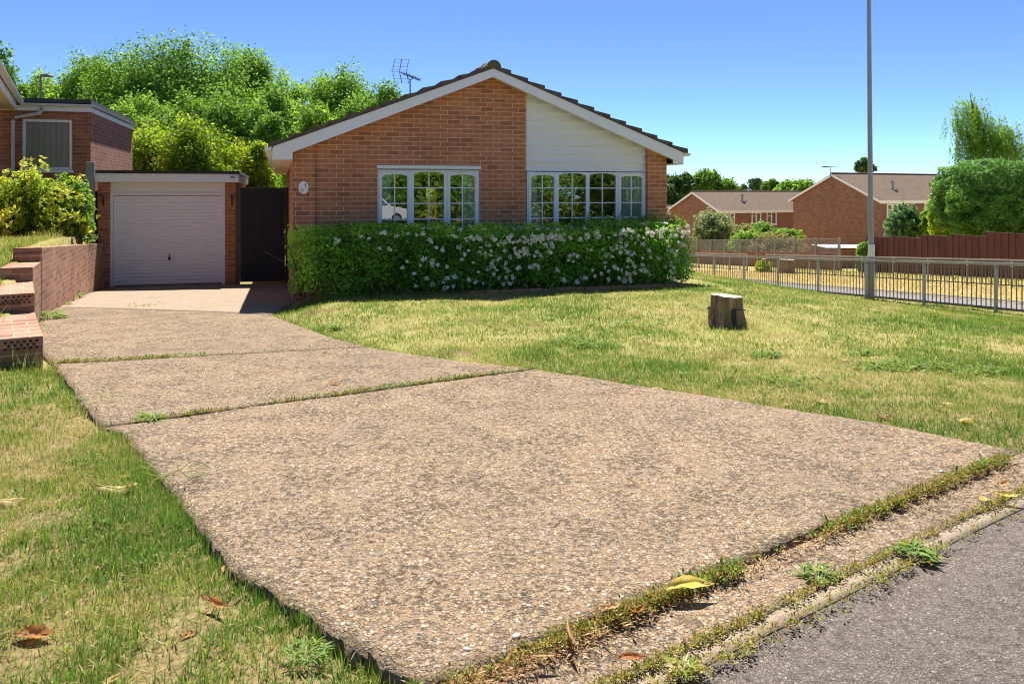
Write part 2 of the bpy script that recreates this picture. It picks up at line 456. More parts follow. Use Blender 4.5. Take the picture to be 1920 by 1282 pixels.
def glass_mat(name, refl=0.10, tint=(0.9, 0.95, 0.93)):
    m = bpy.data.materials.new(name); m.use_nodes = True; nt = m.node_tree
    nt.nodes.remove(nt.nodes['Principled BSDF']); out = nt.nodes['Material Output']
    tr = N(nt, 'ShaderNodeBsdfTransparent'); tr.inputs[0].default_value = (*tint, 1)
    gl = N(nt, 'ShaderNodeBsdfGlossy'); gl.inputs['Roughness'].default_value = 0.008
    fr = N(nt, 'ShaderNodeFresnel'); fr.inputs[0].default_value = 1.5
    f = mathn(nt, 'ADD', mathn(nt, 'MULTIPLY', fr.outputs[0], 1.3), refl)
    nn = noise_tex(nt, 1.3, objco(nt), 1.0); bp = N(nt, 'ShaderNodeBump'); bp.inputs['Strength'].default_value = 0.02; bp.inputs['Distance'].default_value = 0.02
    nt.links.new(nn.outputs[0], bp.inputs['Height']); nt.links.new(bp.outputs[0], gl.inputs['Normal'])
    mx = N(nt, 'ShaderNodeMixShader'); nt.links.new(f, mx.inputs[0]); nt.links.new(tr.outputs[0], mx.inputs[1]); nt.links.new(gl.outputs[0], mx.inputs[2])
    nt.links.new(mx.outputs[0], out.inputs[0])
    return m
M['glass'] = glass_mat('window_glass', 0.16)
M['glass_far'] = glass_mat('far_window_glass', 0.12, (0.5, 0.55, 0.55))

def leaf_mat(name, stops, trans=0.45, rough=0.5, clump=0.0, clump_col=(0.05, 0.09, 0.02), spec=0.3, attr='rnd'):
    m = bpy.data.materials.new(name); m.use_nodes = True; nt = m.node_tree; b = nt.nodes['Principled BSDF']; out = nt.nodes['Material Output']
    at_ = N(nt, 'ShaderNodeAttribute', attribute_name=attr)
    r = ramp(nt, stops, at_.outputs['Fac'])
    c = r.outputs[0]
    if clump > 0:
        n = noise_tex(nt, 0.9, objco(nt), 3.0)
        c = mixc(nt, mapr(nt, n.outputs[0], 0.42, 0.65, 0.0, clump), c, clump_col)
    nt.links.new(c, b.inputs['Base Color']); b.inputs['Roughness'].default_value = rough; b.inputs['Specular IOR Level'].default_value = spec * 0.5
    tl = N(nt, 'ShaderNodeBsdfTranslucent')
    hs = N(nt, 'ShaderNodeHueSaturation'); hs.inputs['Value'].default_value = 1.25; hs.inputs['Saturation'].default_value = 1.08; hs.inputs['Hue'].default_value = 0.487
    nt.links.new(c, hs.inputs['Color']); nt.links.new(hs.outputs[0], tl.inputs[0])
    mx = N(nt, 'ShaderNodeMixShader'); mx.inputs[0].default_value = trans
    nt.links.new(b.outputs[0], mx.inputs[1]); nt.links.new(tl.outputs[0], mx.inputs[2]); nt.links.new(mx.outputs[0], out.inputs[0])
    return m
M['leaf_tree'] = leaf_mat('broadleaf_foliage', [(0.0, (0.082, 0.173, 0.025)), (0.5, (0.163, 0.323, 0.047)), (1.0, (0.285, 0.465, 0.079))], 0.5)
M['leaf_light'] = leaf_mat('light_foliage', [(0.0, (0.121, 0.239, 0.033)), (0.5, (0.229, 0.399, 0.051)), (1.0, (0.349, 0.519, 0.088))], 0.5)
M['leaf_dark'] = leaf_mat('dark_foliage', [(0.0, (0.045, 0.098, 0.024)), (0.5, (0.090, 0.180, 0.045)), (1.0, (0.165, 0.270, 0.068))], 0.35)
M['leaf_yellow'] = leaf_mat('yellow_green_foliage', [(0.0, (0.08, 0.16, 0.02)), (0.45, (0.25, 0.38, 0.04)), (0.8, (0.48, 0.55, 0.07)), (1.0, (0.66, 0.66, 0.13))], 0.45)
M['leaf_climber'] = leaf_mat('climber_foliage', [(0.0, (0.101, 0.200, 0.019)), (0.5, (0.248, 0.388, 0.037)), (0.85, (0.427, 0.500, 0.062)), (1.0, (0.517, 0.450, 0.088))], 0.5)
M['leaf_hedge'] = leaf_mat('hedge_foliage', [(0.0, (0.058, 0.143, 0.023)), (0.4, (0.170, 0.380, 0.050)), (0.8, (0.342, 0.665, 0.080)), (1.0, (0.593, 0.850, 0.137))], 0.5, clump=0.3, clump_col=(0.05, 0.11, 0.025))
M['leaf_grey'] = leaf_mat('grey_green_foliage', [(0.0, (0.130, 0.182, 0.078)), (0.6, (0.273, 0.338, 0.143)), (1.0, (0.429, 0.468, 0.208))], 0.4)
M['leaf_blue'] = leaf_mat('blue_green_foliage', [(0.0, (0.075, 0.150, 0.060)), (0.6, (0.150, 0.285, 0.105)), (1.0, (0.255, 0.420, 0.150))], 0.4)
M['leaf_dry'] = leaf_mat('dry_foliage', [(0.0, (0.117, 0.130, 0.039)), (0.5, (0.260, 0.247, 0.078)), (1.0, (0.429, 0.338, 0.143))], 0.35)
M['leaf_clipped'] = leaf_mat('clipped_evergreen_foliage', [(0.0, (0.061, 0.151, 0.025)), (0.5, (0.122, 0.283, 0.048)), (1.0, (0.214, 0.408, 0.079))], 0.35)
M['petal'] = leaf_mat('cream_petals', [(0.0, (0.66, 0.62, 0.46)), (0.6, (0.84, 0.82, 0.70)), (1.0, (0.88, 0.87, 0.82))], 0.25)
M['moss'] = leaf_mat('moss_and_sedum', [(0.0, (0.10, 0.13, 0.02)), (0.45, (0.30, 0.30, 0.05)), (0.75, (0.40, 0.30, 0.09)), (1.0, (0.36, 0.15, 0.05))], 0.3)
M['weed'] = leaf_mat('weed_leaves', [(0.0, (0.075, 0.149, 0.028)), (0.6, (0.180, 0.297, 0.056)), (1.0, (0.360, 0.378, 0.098))], 0.4)
M['dead'] = leaf_mat('dead_grass_and_leaves', [(0.0, (0.22, 0.10, 0.04)), (0.5, (0.42, 0.26, 0.11)), (1.0, (0.6, 0.45, 0.24))], 0.3)

def grass_mat():
    """blade colour: 'rnd' per blade, drier and greener patches by place"""
    m = bpy.data.materials.new('lawn_grass'); m.use_nodes = True; nt = m.node_tree; b = nt.nodes['Principled BSDF']; out = nt.nodes['Material Output']
    at_ = N(nt, 'ShaderNodeAttribute', attribute_name='rnd')
    r = ramp(nt, [(0.0, (0.12, 0.23, 0.03)), (0.28, (0.21, 0.31, 0.04)), (0.5, (0.34, 0.36, 0.07)), (0.72, (0.52, 0.45, 0.16)), (1.0, (0.68, 0.54, 0.3))], at_.outputs['Fac'])
    nt.links.new(r.outputs[0], b.inputs['Base Color']); b.inputs['Roughness'].default_value = 0.55; b.inputs['Specular IOR Level'].default_value = 0.25
    tl = N(nt, 'ShaderNodeBsdfTranslucent'); nt.links.new(r.outputs[0], tl.inputs[0])
    mx = N(nt, 'ShaderNodeMixShader'); mx.inputs[0].default_value = 0.5
    nt.links.new(b.outputs[0], mx.inputs[1]); nt.links.new(tl.outputs[0], mx.inputs[2]); nt.links.new(mx.outputs[0], out.inputs[0])
    return m
M['grass'] = grass_mat()
def soil_mat():
    m, nt, b = newmat('turf_and_soil'); v = objco(nt)
    n1 = noise_tex(nt, 0.55, v, 5.0, 0.6); n2 = noise_tex(nt, 30.0, v, 6.0, 0.7); n3 = noise_tex(nt, 2.6, v, 4.0)
    g = ramp(nt, [(0.3, (0.14, 0.16, 0.035)), (0.5, (0.25, 0.24, 0.07)), (0.7, (0.40, 0.32, 0.14))], n2.outputs[0])
    c = mixc(nt, mapr(nt, n1.outputs[0], 0.42, 0.62, 0.0, 0.75), g.outputs[0], (0.38, 0.30, 0.13))
    c = mixc(nt, mapr(nt, n3.outputs[0], 0.55, 0.75, 0.0, 0.4), c, (0.09, 0.13, 0.03))
    sepn = N(nt, 'ShaderNodeSeparateXYZ'); nt.links.new(v, sepn.inputs[0])
    brown = ramp(nt, [(0.3, (0.10, 0.07, 0.035)), (0.5, (0.20, 0.145, 0.07)), (0.7, (0.34, 0.25, 0.125))], n2.outputs[0])
    c = mixc(nt, mapr(nt, sepn.outputs[1], 5.5, 8.0, 0.85, 0.0), c, brown.outputs[0])
    n4 = noise_tex(nt, 1.7, v, 5.0, 0.65)
    c = mixc(nt, mapr(nt, n4.outputs[0], 0.55, 0.66, 0.0, 0.85), c, (0.21, 0.135, 0.075))
    # sun-scorched verge beyond the guardrail
    sep = N(nt, 'ShaderNodeSeparateXYZ'); nt.links.new(v, sep.inputs[0])
    d = mathn(nt, 'SUBTRACT', mathn(nt, 'ADD', sep.outputs[0], mathn(nt, 'MULTIPLY', sep.outputs[1], 0.24)), 13.81)
    dry = mathn(nt, 'MULTIPLY', mapr(nt, d, 1.8, 2.4), mapr(nt, d, 9.5, 12.5, 1.0, 0.55))
    dc = ramp(nt, [(0.3, (0.42, 0.29, 0.10)), (0.55, (0.56, 0.40, 0.16)), (0.75, (0.62, 0.48, 0.22))], n2.outputs[0])
    dc2 = mixc(nt, mapr(nt, n3.outputs[0], 0.5, 0.7, 0.0, 0.6), dc.outputs[0], (0.36, 0.34, 0.09))
    c = mixc(nt, dry, c, dc2)
    nt.links.new(c, b.inputs['Base Color']); b.inputs['Roughness'].default_value = 1.0; b.inputs['Specular IOR Level'].default_value = 0.1
    bumpn(nt, b, n2.outputs[0], 0.6, 0.03)
    return m
M['soil'] = soil_mat()

def aggregate_mat(name, matrix, stones, scale=62.0, cover=0.55, stain=0.35, bump=0.9, smoothish=0.0, staincol=(0.22, 0.19, 0.17)):
    """exposed-aggregate concrete: flint pebbles of several sizes set in sandy cement"""
    m, nt, b = newmat(name); v = objco(nt)
    wob = noise_tex(nt, 40.0, v, 2.0)
    sub = N(nt, 'ShaderNodeVectorMath', operation='SUBTRACT'); nt.links.new(wob.outputs['Color'], sub.inputs[0]); sub.inputs[1].default_value = (0.5, 0.5, 0.5)
    sc = N(nt, 'ShaderNodeVectorMath', operation='SCALE'); nt.links.new(sub.outputs[0], sc.inputs[0]); sc.inputs['Scale'].default_value = 0.012
    ad = N(nt, 'ShaderNodeVectorMath', operation='ADD'); nt.links.new(v, ad.inputs[0]); nt.links.new(sc.outputs[0], ad.inputs[1])
    def layer(s, lo, hi, cover=cover):
        vo = N(nt, 'ShaderNodeTexVoronoi', voronoi_dimensions='3D'); nt.links.new(ad.outputs[0], vo.inputs['Vector']); vo.inputs['Scale'].default_value = s
        mp = N(nt, 'ShaderNodeSeparateColor'); nt.links.new(vo.outputs['Color'], mp.inputs[0])
        inside = mapr(nt, vo.outputs['Distance'], lo, hi, 1.0, 0.0)
        on = mathn(nt, 'LESS_THAN', mp.outputs[1], cover)
        return mathn(nt, 'MULTIPLY', inside, on), mp.outputs[0], vo.outputs['Distance']
    a1, r1, d1 = layer(scale, 0.38, 0.50)
    a2, r2, d2 = layer(scale * 1.9, 0.38, 0.56, 0.95)
    fine = noise_tex(nt, scale * 5, v, 4.0, 0.7); med = noise_tex(nt, 3.2, v, 6.0, 0.62, 0.4); big = noise_tex(nt, 0.8, v, 5.0, 0.6, 0.5)
    mc = mixc(nt, mapr(nt, fine.outputs[0], 0.3, 0.7), tuple(x * 0.62 for x in matrix), tuple(min(1, x * 1.25) for x in matrix))
    s1 = ramp(nt, stones, r1, 'LINEAR'); s2 = ramp(nt, stones, r2, 'LINEAR')
    c = mixc(nt, mathn(nt, 'MULTIPLY', a2, 0.85 * (1 - smoothish)), mc, s2.outputs[0])
    c = mixc(nt, mathn(nt, 'MULTIPLY', a1, 0.95 * (1 - smoothish)), c, s1.outputs[0])
    pn = noise_tex(nt, 31.0, v, 5.0, 0.75, 0.3)
    pm = mathn(nt, 'MULTIPLY', mapr(nt, pn.outputs[0], 0.52, 0.60), mapr(nt, med.outputs[0], 0.40, 0.62, 0.3, 1.0))
    c = mixc(nt, mathn(nt, 'MULTIPLY', pm, 0.5), c, (0.10, 0.075, 0.05))
    c = mixc(nt, mapr(nt, med.outputs[0], 0.46, 0.72, 0.0, stain), c, staincol, 'MIX')
    c = mixc(nt, mapr(nt, big.outputs[0], 0.45, 0.7, 0.0, stain), c, tuple(x * 1.25 for x in staincol), 'MIX')
    nt.links.new(c, b.inputs['Base Color'])
    rr = mixc(nt, a1, (0.97, 0.97, 0.97), (0.7, 0.7, 0.7)); nt.links.new(rr, b.inputs['Roughness'])
    b.inputs['Specular IOR Level'].default_value = 0.12
    h = mathn(nt, 'ADD', mathn(nt, 'MULTIPLY', a1, 1.0), mathn(nt, 'MULTIPLY', a2, 0.45))
    h = mathn(nt, 'ADD', h, mathn(nt, 'MULTIPLY', fine.outputs[0], 0.35))
    h = mathn(nt, 'SUBTRACT', h, mathn(nt, 'MULTIPLY', pm, 1.6))
    bumpn(nt, b, h, bump, 0.006)
    return m
STONES = [(0.0, (0.101, 0.079, 0.068)), (0.13, (0.335, 0.218, 0.110)), (0.28, (0.436, 0.327, 0.189)), (0.42, (0.226, 0.167, 0.132)), (0.55, (0.502, 0.393, 0.249)), (0.68, (0.318, 0.176, 0.091)), (0.78, (0.469, 0.377, 0.265)), (0.88, (0.586, 0.510, 0.385)), (0.93, (0.335, 0.268, 0.211)), (1.0, (0.201, 0.176, 0.167))]
M['aggregate'] = aggregate_mat('exposed_aggregate_concrete', (0.285, 0.196, 0.12), STONES, 46.0, 0.8, 0.42, 1.0, staincol=(0.19, 0.145, 0.105))
M['smooth_conc'] = aggregate_mat('worn_smooth_concrete', (0.33, 0.255, 0.18), STONES, 80.0, 0.4, 0.25, 0.4, 0.4)
M['kerb'] = aggregate_mat('kerb_concrete', (0.30, 0.235, 0.165), STONES, 110.0, 0.3, 0.3, 0.5, 0.5)
M['asphalt'] = aggregate_mat('worn_asphalt', (0.115, 0.095, 0.082), [(0.0, (0.06, 0.05, 0.046)), (0.3, (0.19, 0.155, 0.132)), (0.6, (0.25, 0.205, 0.175)), (0.85, (0.14, 0.118, 0.104)), (1.0, (0.42, 0.36, 0.31))], 80.0, 0.85, 0.3, 0.75, staincol=(0.16, 0.13, 0.112))
M['path'] = aggregate_mat('grey_path_asphalt', (0.21, 0.195, 0.185), [(0.0, (0.16, 0.15, 0.145)), (1.0, (0.28, 0.265, 0.25))], 60.0, 0.6, 0.2, 0.4, staincol=(0.2, 0.19, 0.185))
M['path_edge'] = aggregate_mat('dark_path_edge', (0.10, 0.09, 0.085), [(0.0, (0.08, 0.08, 0.08)), (1.0, (0.2, 0.17, 0.15))], 60.0, 0.6, 0.2, 0.4)

def fallen_mat(name, c1, c2):
    m = bpy.data.materials.new(name); m.use_nodes = True; nt = m.node_tree; b = nt.nodes['Principled BSDF']; out = nt.nodes['Material Output']
    n = noise_tex(nt, 30.0, objco(nt), 5.0, 0.65)
    c = ramp(nt, [(0.35, c1), (0.68, c2)], n.outputs[0]).outputs[0]
    nt.links.new(c, b.inputs['Base Color']); b.inputs['Roughness'].default_value = 0.6
    tl = N(nt, 'ShaderNodeBsdfTranslucent'); nt.links.new(c, tl.inputs[0])
    mx = N(nt, 'ShaderNodeMixShader'); mx.inputs[0].default_value = 0.55
    nt.links.new(b.outputs[0], mx.inputs[1]); nt.links.new(tl.outputs[0], mx.inputs[2]); nt.links.new(mx.outputs[0], out.inputs[0])
    bumpn(nt, b, n.outputs[0], 0.3, 0.003)
    return m
M['fallen_yellow'] = fallen_mat('yellow_fallen_leaf', (0.62, 0.46, 0.08), (0.78, 0.64, 0.2))
M['fallen_pale'] = fallen_mat('pale_fallen_leaf', (0.62, 0.50, 0.16), (0.76, 0.66, 0.3))
M['fallen_brown'] = fallen_mat('orange_brown_fallen_leaf', (0.38, 0.14, 0.04), (0.62, 0.30, 0.12))
M['fallen_tan'] = fallen_mat('tan_fallen_leaf', (0.5, 0.3, 0.13), (0.7, 0.5, 0.27))

# ------------------------------------------------------------------ ground, driveway, street
LEFT_PX = [(440, 1065), (290, 880), (235, 815), (190, 800)]
FL = (-0.277, 2.44); FR = (2.97, 4.72)
J1L = GD(190, 800); J1R = GD(1000, 691)
J2L = GD(100, 681); J2R = GD(690, 651)
J3L = (float(wallx(12.0)) - 0.05, 11.75); J3R = GD(505, 590)
E4L = (float(wallx(16.6)) + 0.0, 16.9); E4R = (-4.62, 17.6)
left1 = [FL] + [GD(*p) for p in LEFT_PX[:-1]] + [J1L]
right1 = [FR, GD(1640, 790), GD(1400, 752), GD(1200, 722), J1R]
left2 = [J1L, GD(140, 735), J2L]; right2 = [J1R, GD(880, 679), GD(760, 662), J2R]
left3 = [J2L, (-4.45, 7.6), (-5.1, 8.6), (-5.7, 9.6), (-6.05, 10.3), J3L]; right3 = [J2R, GD(620, 632), GD(560, 610), J3R]
left4 = [J3L, (-7.1, 13.0), (-7.84, 14.8), E4L]; right4 = [J3R, (-3.28, 11.35), (-3.35, 12.4), (-3.9, 14.9), E4R]
drive_poly = np.array(left1 + left2[1:] + left3[1:] + left4[1:] + right4[::-1] + right3[::-1][1:] + right2[::-1][1:] + right1[::-1][1:])
def inside(poly, x, y):
    x = np.asarray(x); y = np.asarray(y); r = np.zeros(x.shape, bool); n = len(poly)
    for i in range(n):
        x1, y1 = poly[i]; x2, y2 = poly[(i + 1) % n]
        if y1 == y2: continue
        c = ((y1 > y) != (y2 > y)) & (x < (x2 - x1) * (y - y1) / (y2 - y1) + x1)
        r ^= c
    return r
def edge_dist(poly, x, y, closed=True):
    d = np.full(np.shape(x), 1e9); n = len(poly)
    for i in range(n if closed else n - 1):
        a = np.array(poly[i]); b = np.array(poly[(i + 1) % n]); ab = b - a
        t = np.clip(((x - a[0]) * ab[0] + (y - a[1]) * ab[1]) / max(ab @ ab, 1e-9), 0, 1)
        d = np.minimum(d, np.hypot(x - a[0] - t * ab[0], y - a[1] - t * ab[1]))
    return d
def axis(parts):
    out = []
    for a, b, st in parts: out += list(np.arange(a, b, st))
    return np.array(out + [parts[-1][1]])
gx = axis([(-320, -60, 26), (-60, -14, 2.5), (-14, -9, 0.4), (-9, 5, 0.09), (5, 14, 0.25), (14, 40, 1.0), (40, 100, 4), (100, 420, 20)])
gy = axis([(-120, -30, 10), (-30, -4, 1.0), (-4, 1.5, 0.4), (1.5, 13, 0.09), (13, 19, 0.25), (19, 45, 1.0), (45, 130, 4), (130, 900, 35)])
GX, GY = np.meshgrid(gx, gy)
GZ = T(GX, GY)
inn = inside(drive_poly, GX, GY)
dd = edge_dist(drive_poly, GX, GY)
rng0 = np.random.default_rng(3)
GZ = GZ - np.where(inn, 0.09 * sstep(0.0, 0.12, dd), 0.0)
# a strip of worn-down soil beside the drive's left edge, small bumps in the turf
leftside = (~inn) & (GX < drx(GY) - 1.0) & (GY < 7.2) & (GX > -8)
GZ = GZ - np.where(leftside, np.where(GY < 3.6, 0.05, 0.012) * sstep(0.3, 0.0, dd), 0.0)
bumpz = np.array([0.022 * mnoise.noise((float(a) * 1.7, float(b) * 1.7, 0)) + 0.01 * mnoise.noise((float(a) * 6, float(b) * 6, 3)) if -9 < a < 14 and 1 < b < 20 else 0.0 for a, b in zip(GX.ravel(), GY.ravel())]).reshape(GX.shape)
GZ = GZ + np.where(inn | (nfront(GX, GY) > -0.1), 0.0, bumpz * sstep(0.0, 0.5, dd))
nx_, ny_ = len(gx), len(gy)
idx = np.arange(nx_ * ny_).reshape(ny_, nx_)
quads = np.stack([idx[:-1, :-1], idx[:-1, 1:], idx[1:, 1:], idx[1:, :-1]], -1).reshape(-1, 4)
ground = npmesh('ground', np.stack([GX, GY, GZ], -1).reshape(-1, 3), quads, M['soil'], smooth=True)
props(ground, 'sloping ground of dry turf and soil around the bungalow', 'ground', kind='structure')
def ground_z(x, y):                                     # bilinear height of the sheet actually built
    x = np.asarray(x, float); y = np.asarray(y, float)
    i = np.clip(np.searchsorted(gx, x) - 1, 0, nx_ - 2); j = np.clip(np.searchsorted(gy, y) - 1, 0, ny_ - 2)
    fx = np.clip((x - gx[i]) / (gx[i + 1] - gx[i]), 0, 1); fy = np.clip((y - gy[j]) / (gy[j + 1] - gy[j]), 0, 1)
    return (GZ[j, i] * (1 - fx) + GZ[j, i + 1] * fx) * (1 - fy) + (GZ[j + 1, i] * (1 - fx) + GZ[j + 1, i + 1] * fx) * fy

def resample(pl, n):
    pl = np.array(pl, float); d = np.r_[0, np.cumsum(np.hypot(*(np.diff(pl, axis=0).T)))]
    t = np.linspace(0, d[-1], n)
    return np.stack([np.interp(t, d, pl[:, 0]), np.interp(t, d, pl[:, 1])], -1)
def slab(name, lp, rp, mat, nr, nc, gap0, gap1, label, lift=0.0, jit=0.008, thick=0.12):
    L = resample(lp, nr); Rr = resample(rp, nr)
    w_ = np.linspace(0, 1, nc)[None, :, None]
    g = L[:, None] * (1 - w_) + Rr[:, None] * w_
    # expansion gaps at the joints
    dv0 = unit(g[1] - g[0]); dv1 = unit(g[-2] - g[-1])
    g[0] += dv0 * gap0; g[-1] += dv1 * gap1
    rng = np.random.default_rng(len(name) + nr)
    edge = np.zeros((nr, nc), bool); edge[0] = edge[-1] = True; edge[:, 0] = edge[:, -1] = True
    g = g + np.where(edge[..., None], rng.normal(size=g.shape) * jit, 0)
    z = zd(g[..., 1]) + lift
    z = z + np.array([0.006 * mnoise.noise((float(p[0]) * 1.3, float(p[1]) * 1.3, 7)) for p in g.reshape(-1, 2)]).reshape(nr, nc)
    z = z - np.where(edge, 0.006, 0)
    V = np.concatenate([g, z[..., None]], -1)
    ii = np.arange(nr * nc).reshape(nr, nc)
    q = np.stack([ii[:-1, :-1], ii[:-1, 1:], ii[1:, 1:], ii[1:, :-1]], -1).reshape(-1, 4)
    bl = list(ii[0, :]) + list(ii[1:, -1]) + list(ii[-1, :-1][::-1]) + list(ii[1:-1, 0][::-1])
    lowv = V.reshape(-1, 3)[bl] - np.array([0, 0, thick])
    nb = len(bl); base = nr * nc
    sk = [(bl[k], base + k, base + (k + 1) % nb, bl[(k + 1) % nb]) for k in range(nb)]
    o = npmesh(name, np.vstack([V.reshape(-1, 3), lowv]), np.vstack([q, np.array(sk)]), mat)
    return props(o, label, 'driveway', kind='structure')
slab('driveway', left1, right1, M['aggregate'], 70, 60, 0.0, 0.008, 'front concrete driveway slab with exposed pebbles beside the street')
slab('driveway', left2, right2, M['aggregate'], 40, 50, 0.008, 0.008, 'middle concrete driveway slab between two weedy joints', lift=0.004)
slab('driveway', left3, right3, M['aggregate'], 40, 40, 0.008, 0.008, 'upper pebbled driveway slab beside the curved brick wall', lift=0.002)
slab('driveway', left4, right4, M['smooth_conc'], 40, 40, 0.006, 0.0, 'smooth pale concrete apron in front of the garage door', lift=0.004)

fd = np.array([0.82, 0.572]); fn = np.array([0.572, -0.82]); f0 = np.array(FL)
def strip(name, n0, n1, z0, z1, a0, a1, mat, label, cat, na=60, nn=4, kerb_drop=0.1, jit=0.0):
    A = np.linspace(a0, a1, na); Nn = np.linspace(n0, n1, nn)
    rng = np.random.default_rng(int(n0 * 100) + 5)
    g = f0 + A[None, :, None] * fd + Nn[:, None, None] * fn
    g = g + rng.normal(size=g.shape) * jit
    z = np.interp(Nn, [n0, n1], [z0, z1])[:, None] + np.zeros(na)[None]
    z = z + np.array([0.005 * mnoise.noise((float(p[0]) * 1.8, float(p[1]) * 1.8, 1)) for p in g.reshape(-1, 2)]).reshape(nn, na)
    V = np.concatenate([g, z[..., None]], -1).reshape(-1, 3)
    ii = np.arange(nn * na).reshape(nn, na)
    q = np.stack([ii[:-1, :-1], ii[1:, :-1], ii[1:, 1:], ii[:-1, 1:]], -1).reshape(-1, 4)
    lo0 = V[ii[0]] - [0, 0, kerb_drop]; lo1 = V[ii[-1]] - [0, 0, kerb_drop]
    b = len(V)
    s0 = [(b + k, ii[0, k], ii[0, k + 1], b + k + 1) for k in range(na - 1)]
    s1 = [(ii[-1, k], b + na + k, b + na + k + 1, ii[-1, k + 1]) for k in range(na - 1)]
    o = npmesh(name, np.vstack([V, lo0, lo1]), np.vstack([q, np.array(s0), np.array(s1)]), mat)
    return props(o, label, cat, kind='structure')
strip('gutter_channel', 0.02, 0.285, -0.035, -0.05, -3, 14, M['aggregate'], 'sunken pebbled concrete channel along the street edge', 'channel', 160, 5, jit=0.002)
strip('kerb', 0.295, 0.375, -0.046, -0.048, -3, 14, M['kerb'], 'narrow flush concrete kerb edging beside the asphalt', 'kerb', 160, 2, jit=0.001)
strip('road', 0.378, 9.2, -0.052, -0.03, -16, 26, M['asphalt'], 'grey worn asphalt of the residential street', 'road', 80, 30)
strip('kerb_far', 9.2, 9.35, 0.06, 0.06, -16, 26, M['kerb'], 'raised concrete kerb on the far side of the street', 'kerb', 40, 2, 0.3)

# sloping path beside the guardrail
def side_sheet(name, d0, d1, y0, y1, mat, lift, label, cat, ny=60, nd=4):
    Y = np.linspace(y0, y1, ny); D = np.linspace(d0, d1, nd)
    YY, DD = np.meshgrid(Y, D); XX = xr(YY) + DD
    Z = T(XX, YY) + lift
    V = np.stack([XX, YY, Z], -1).reshape(-1, 3)
    ii = np.arange(nd * ny).reshape(nd, ny)
    q = np.stack([ii[:-1, :-1], ii[1:, :-1], ii[1:, 1:], ii[:-1, 1:]], -1).reshape(-1, 4)
    return props(npmesh(name, V, q, mat), label, cat, kind='structure')
side_sheet('path', 0.6, 1.9, 9.5, 70, M['path'], 0.05, 'light grey asphalt footpath running downhill behind the guardrail', 'path')
side_sheet('path_edging', 1.9, 2.6, 9.5, 70, M['path_edge'], 0.07, 'dark edging strip between footpath and scorched verge', 'path edging')

# ------------------------------------------------------------------ the bungalow
bung = thing('bungalow', 'red brick bungalow with white cladding and low tiled gable behind the flowering hedge', 'bungalow', (HO[0], HO[1], 0), TH)
W = 6.467; DEPTH = 10.0; AP = 3.183
def zroof(s):                                           # underside of the roof at the front
    return np.interp(s, [-0.31, AP, 6.677], [2.10, 3.46, 2.10])
def zr(s): return float(zroof(s))
Z0 = -0.5
wall = MB()
def wpoly(s0, s1, z0, t0=0.0, t1=0.22, ztop=None):
    top = [(s1, zr(s1) if ztop is None else ztop)]
    if ztop is None and s0 < AP < s1: top.append((AP, zr(AP)))
    top.append((s0, zr(s0) if ztop is None else ztop))
    wall.pt([(s0, z0), (s1, z0)] + top, t0, t1)
W1 = (1.322, 3.035, 0.80, 1.938); W2 = (3.86, 6.095, 0.80, 1.848)
wpoly(0.338, W1[0], Z0); wpoly(W1[0], W1[1], W1[3]); wpoly(W1[0], W1[1], Z0, ztop=W1[2]); wpoly(W1[1], 3.838, Z0)
wpoly(3.838, 6.095, Z0, ztop=W2[2])
fw = wall.build('front_wall', M['brick'], bung)
wall = MB(); wpoly(-0.0, 0.338, Z0, -0.045, 0.22); wall.build('brick_pier', M['brick'], bung)
wall = MB(); wpoly(6.095, W, Z0, -0.045, 0.22); wall.build('brick_pier', M['brick'], bung)
b = MB()
b.box(0, 0.22, 0.22, DEPTH, Z0, 2.12); b.box(W - 0.22, W, 0.22, DEPTH, Z0, 2.12)
gs0, gs1 = P(797, 360, 9.9)[0], P(817, 360, 9.9)[0]
gz0, gz1 = P(800, 408, 9.9)[1], P(800, 352, 9.9)[1]
b.pt([(0.22, Z0), (gs0, Z0), (gs0, zr(gs0)), (0.22, zr(0.22))], DEPTH - 0.22, DEPTH)
b.pt([(gs1, Z0), (W - 0.22, Z0), (W - 0.22, zr(W - 0.22))] + ([(AP, zr(AP))] if gs1 < AP else []) + [(gs1, zr(gs1))], DEPTH - 0.22, DEPTH)
b.box(gs0, gs1, DEPTH - 0.22, DEPTH, Z0, gz0); b.pt([(gs0, gz1), (gs1, gz1), (gs1, zr(gs1)), (gs0, zr(gs0))], DEPTH - 0.22, DEPTH)
b.build('side_and_back_walls', M['brick'], bung)
b = MB(); b.box(0.23, W - 0.23, 0.23, DEPTH - 0.23, 0.05, 0.1); b.build('room_floor', M['plaster'], bung)
b = MB(); b.box(0.23, W - 0.23, 0.23, DEPTH - 0.23, 2.13, 2.16); b.build('room_ceiling', M['plaster'], bung)

# white lapped boards in the gable over the wide window
b = MB(); pitch = 0.1435; z = 1.86; k = 0
while z < zr(3.86) - 0.02:
    z1 = min(z + pitch + 0.012, 3.4)
    s_hi = 6.092
    def smax(zz): return min(s_hi, AP + (3.46 - zz) / (3.46 - 2.10) * (6.677 - AP))
    pts = [(3.842, z), (smax(z), z)]
    if smax(z1) < s_hi <= smax(z) + 1e-6 and zr(s_hi) > z: pts.append((s_hi, zr(s_hi)))
    if smax(z1) > 3.85: pts += [(smax(z1), z1), (3.842, z1)]
    else: pts += [(3.842, zr(3.842))]
    lo, hi = z, z1
    fa = lambda a, c_, lo=lo, hi=hi: (a, 0.022 + 0.048 * (c_ - lo) / (hi - lo), c_)
    b.prism(pts, fa, lambda a, c_: (a, 0.12, c_))
    z += pitch; k += 1
b.build('gable_cladding', M['cladding'], bung)

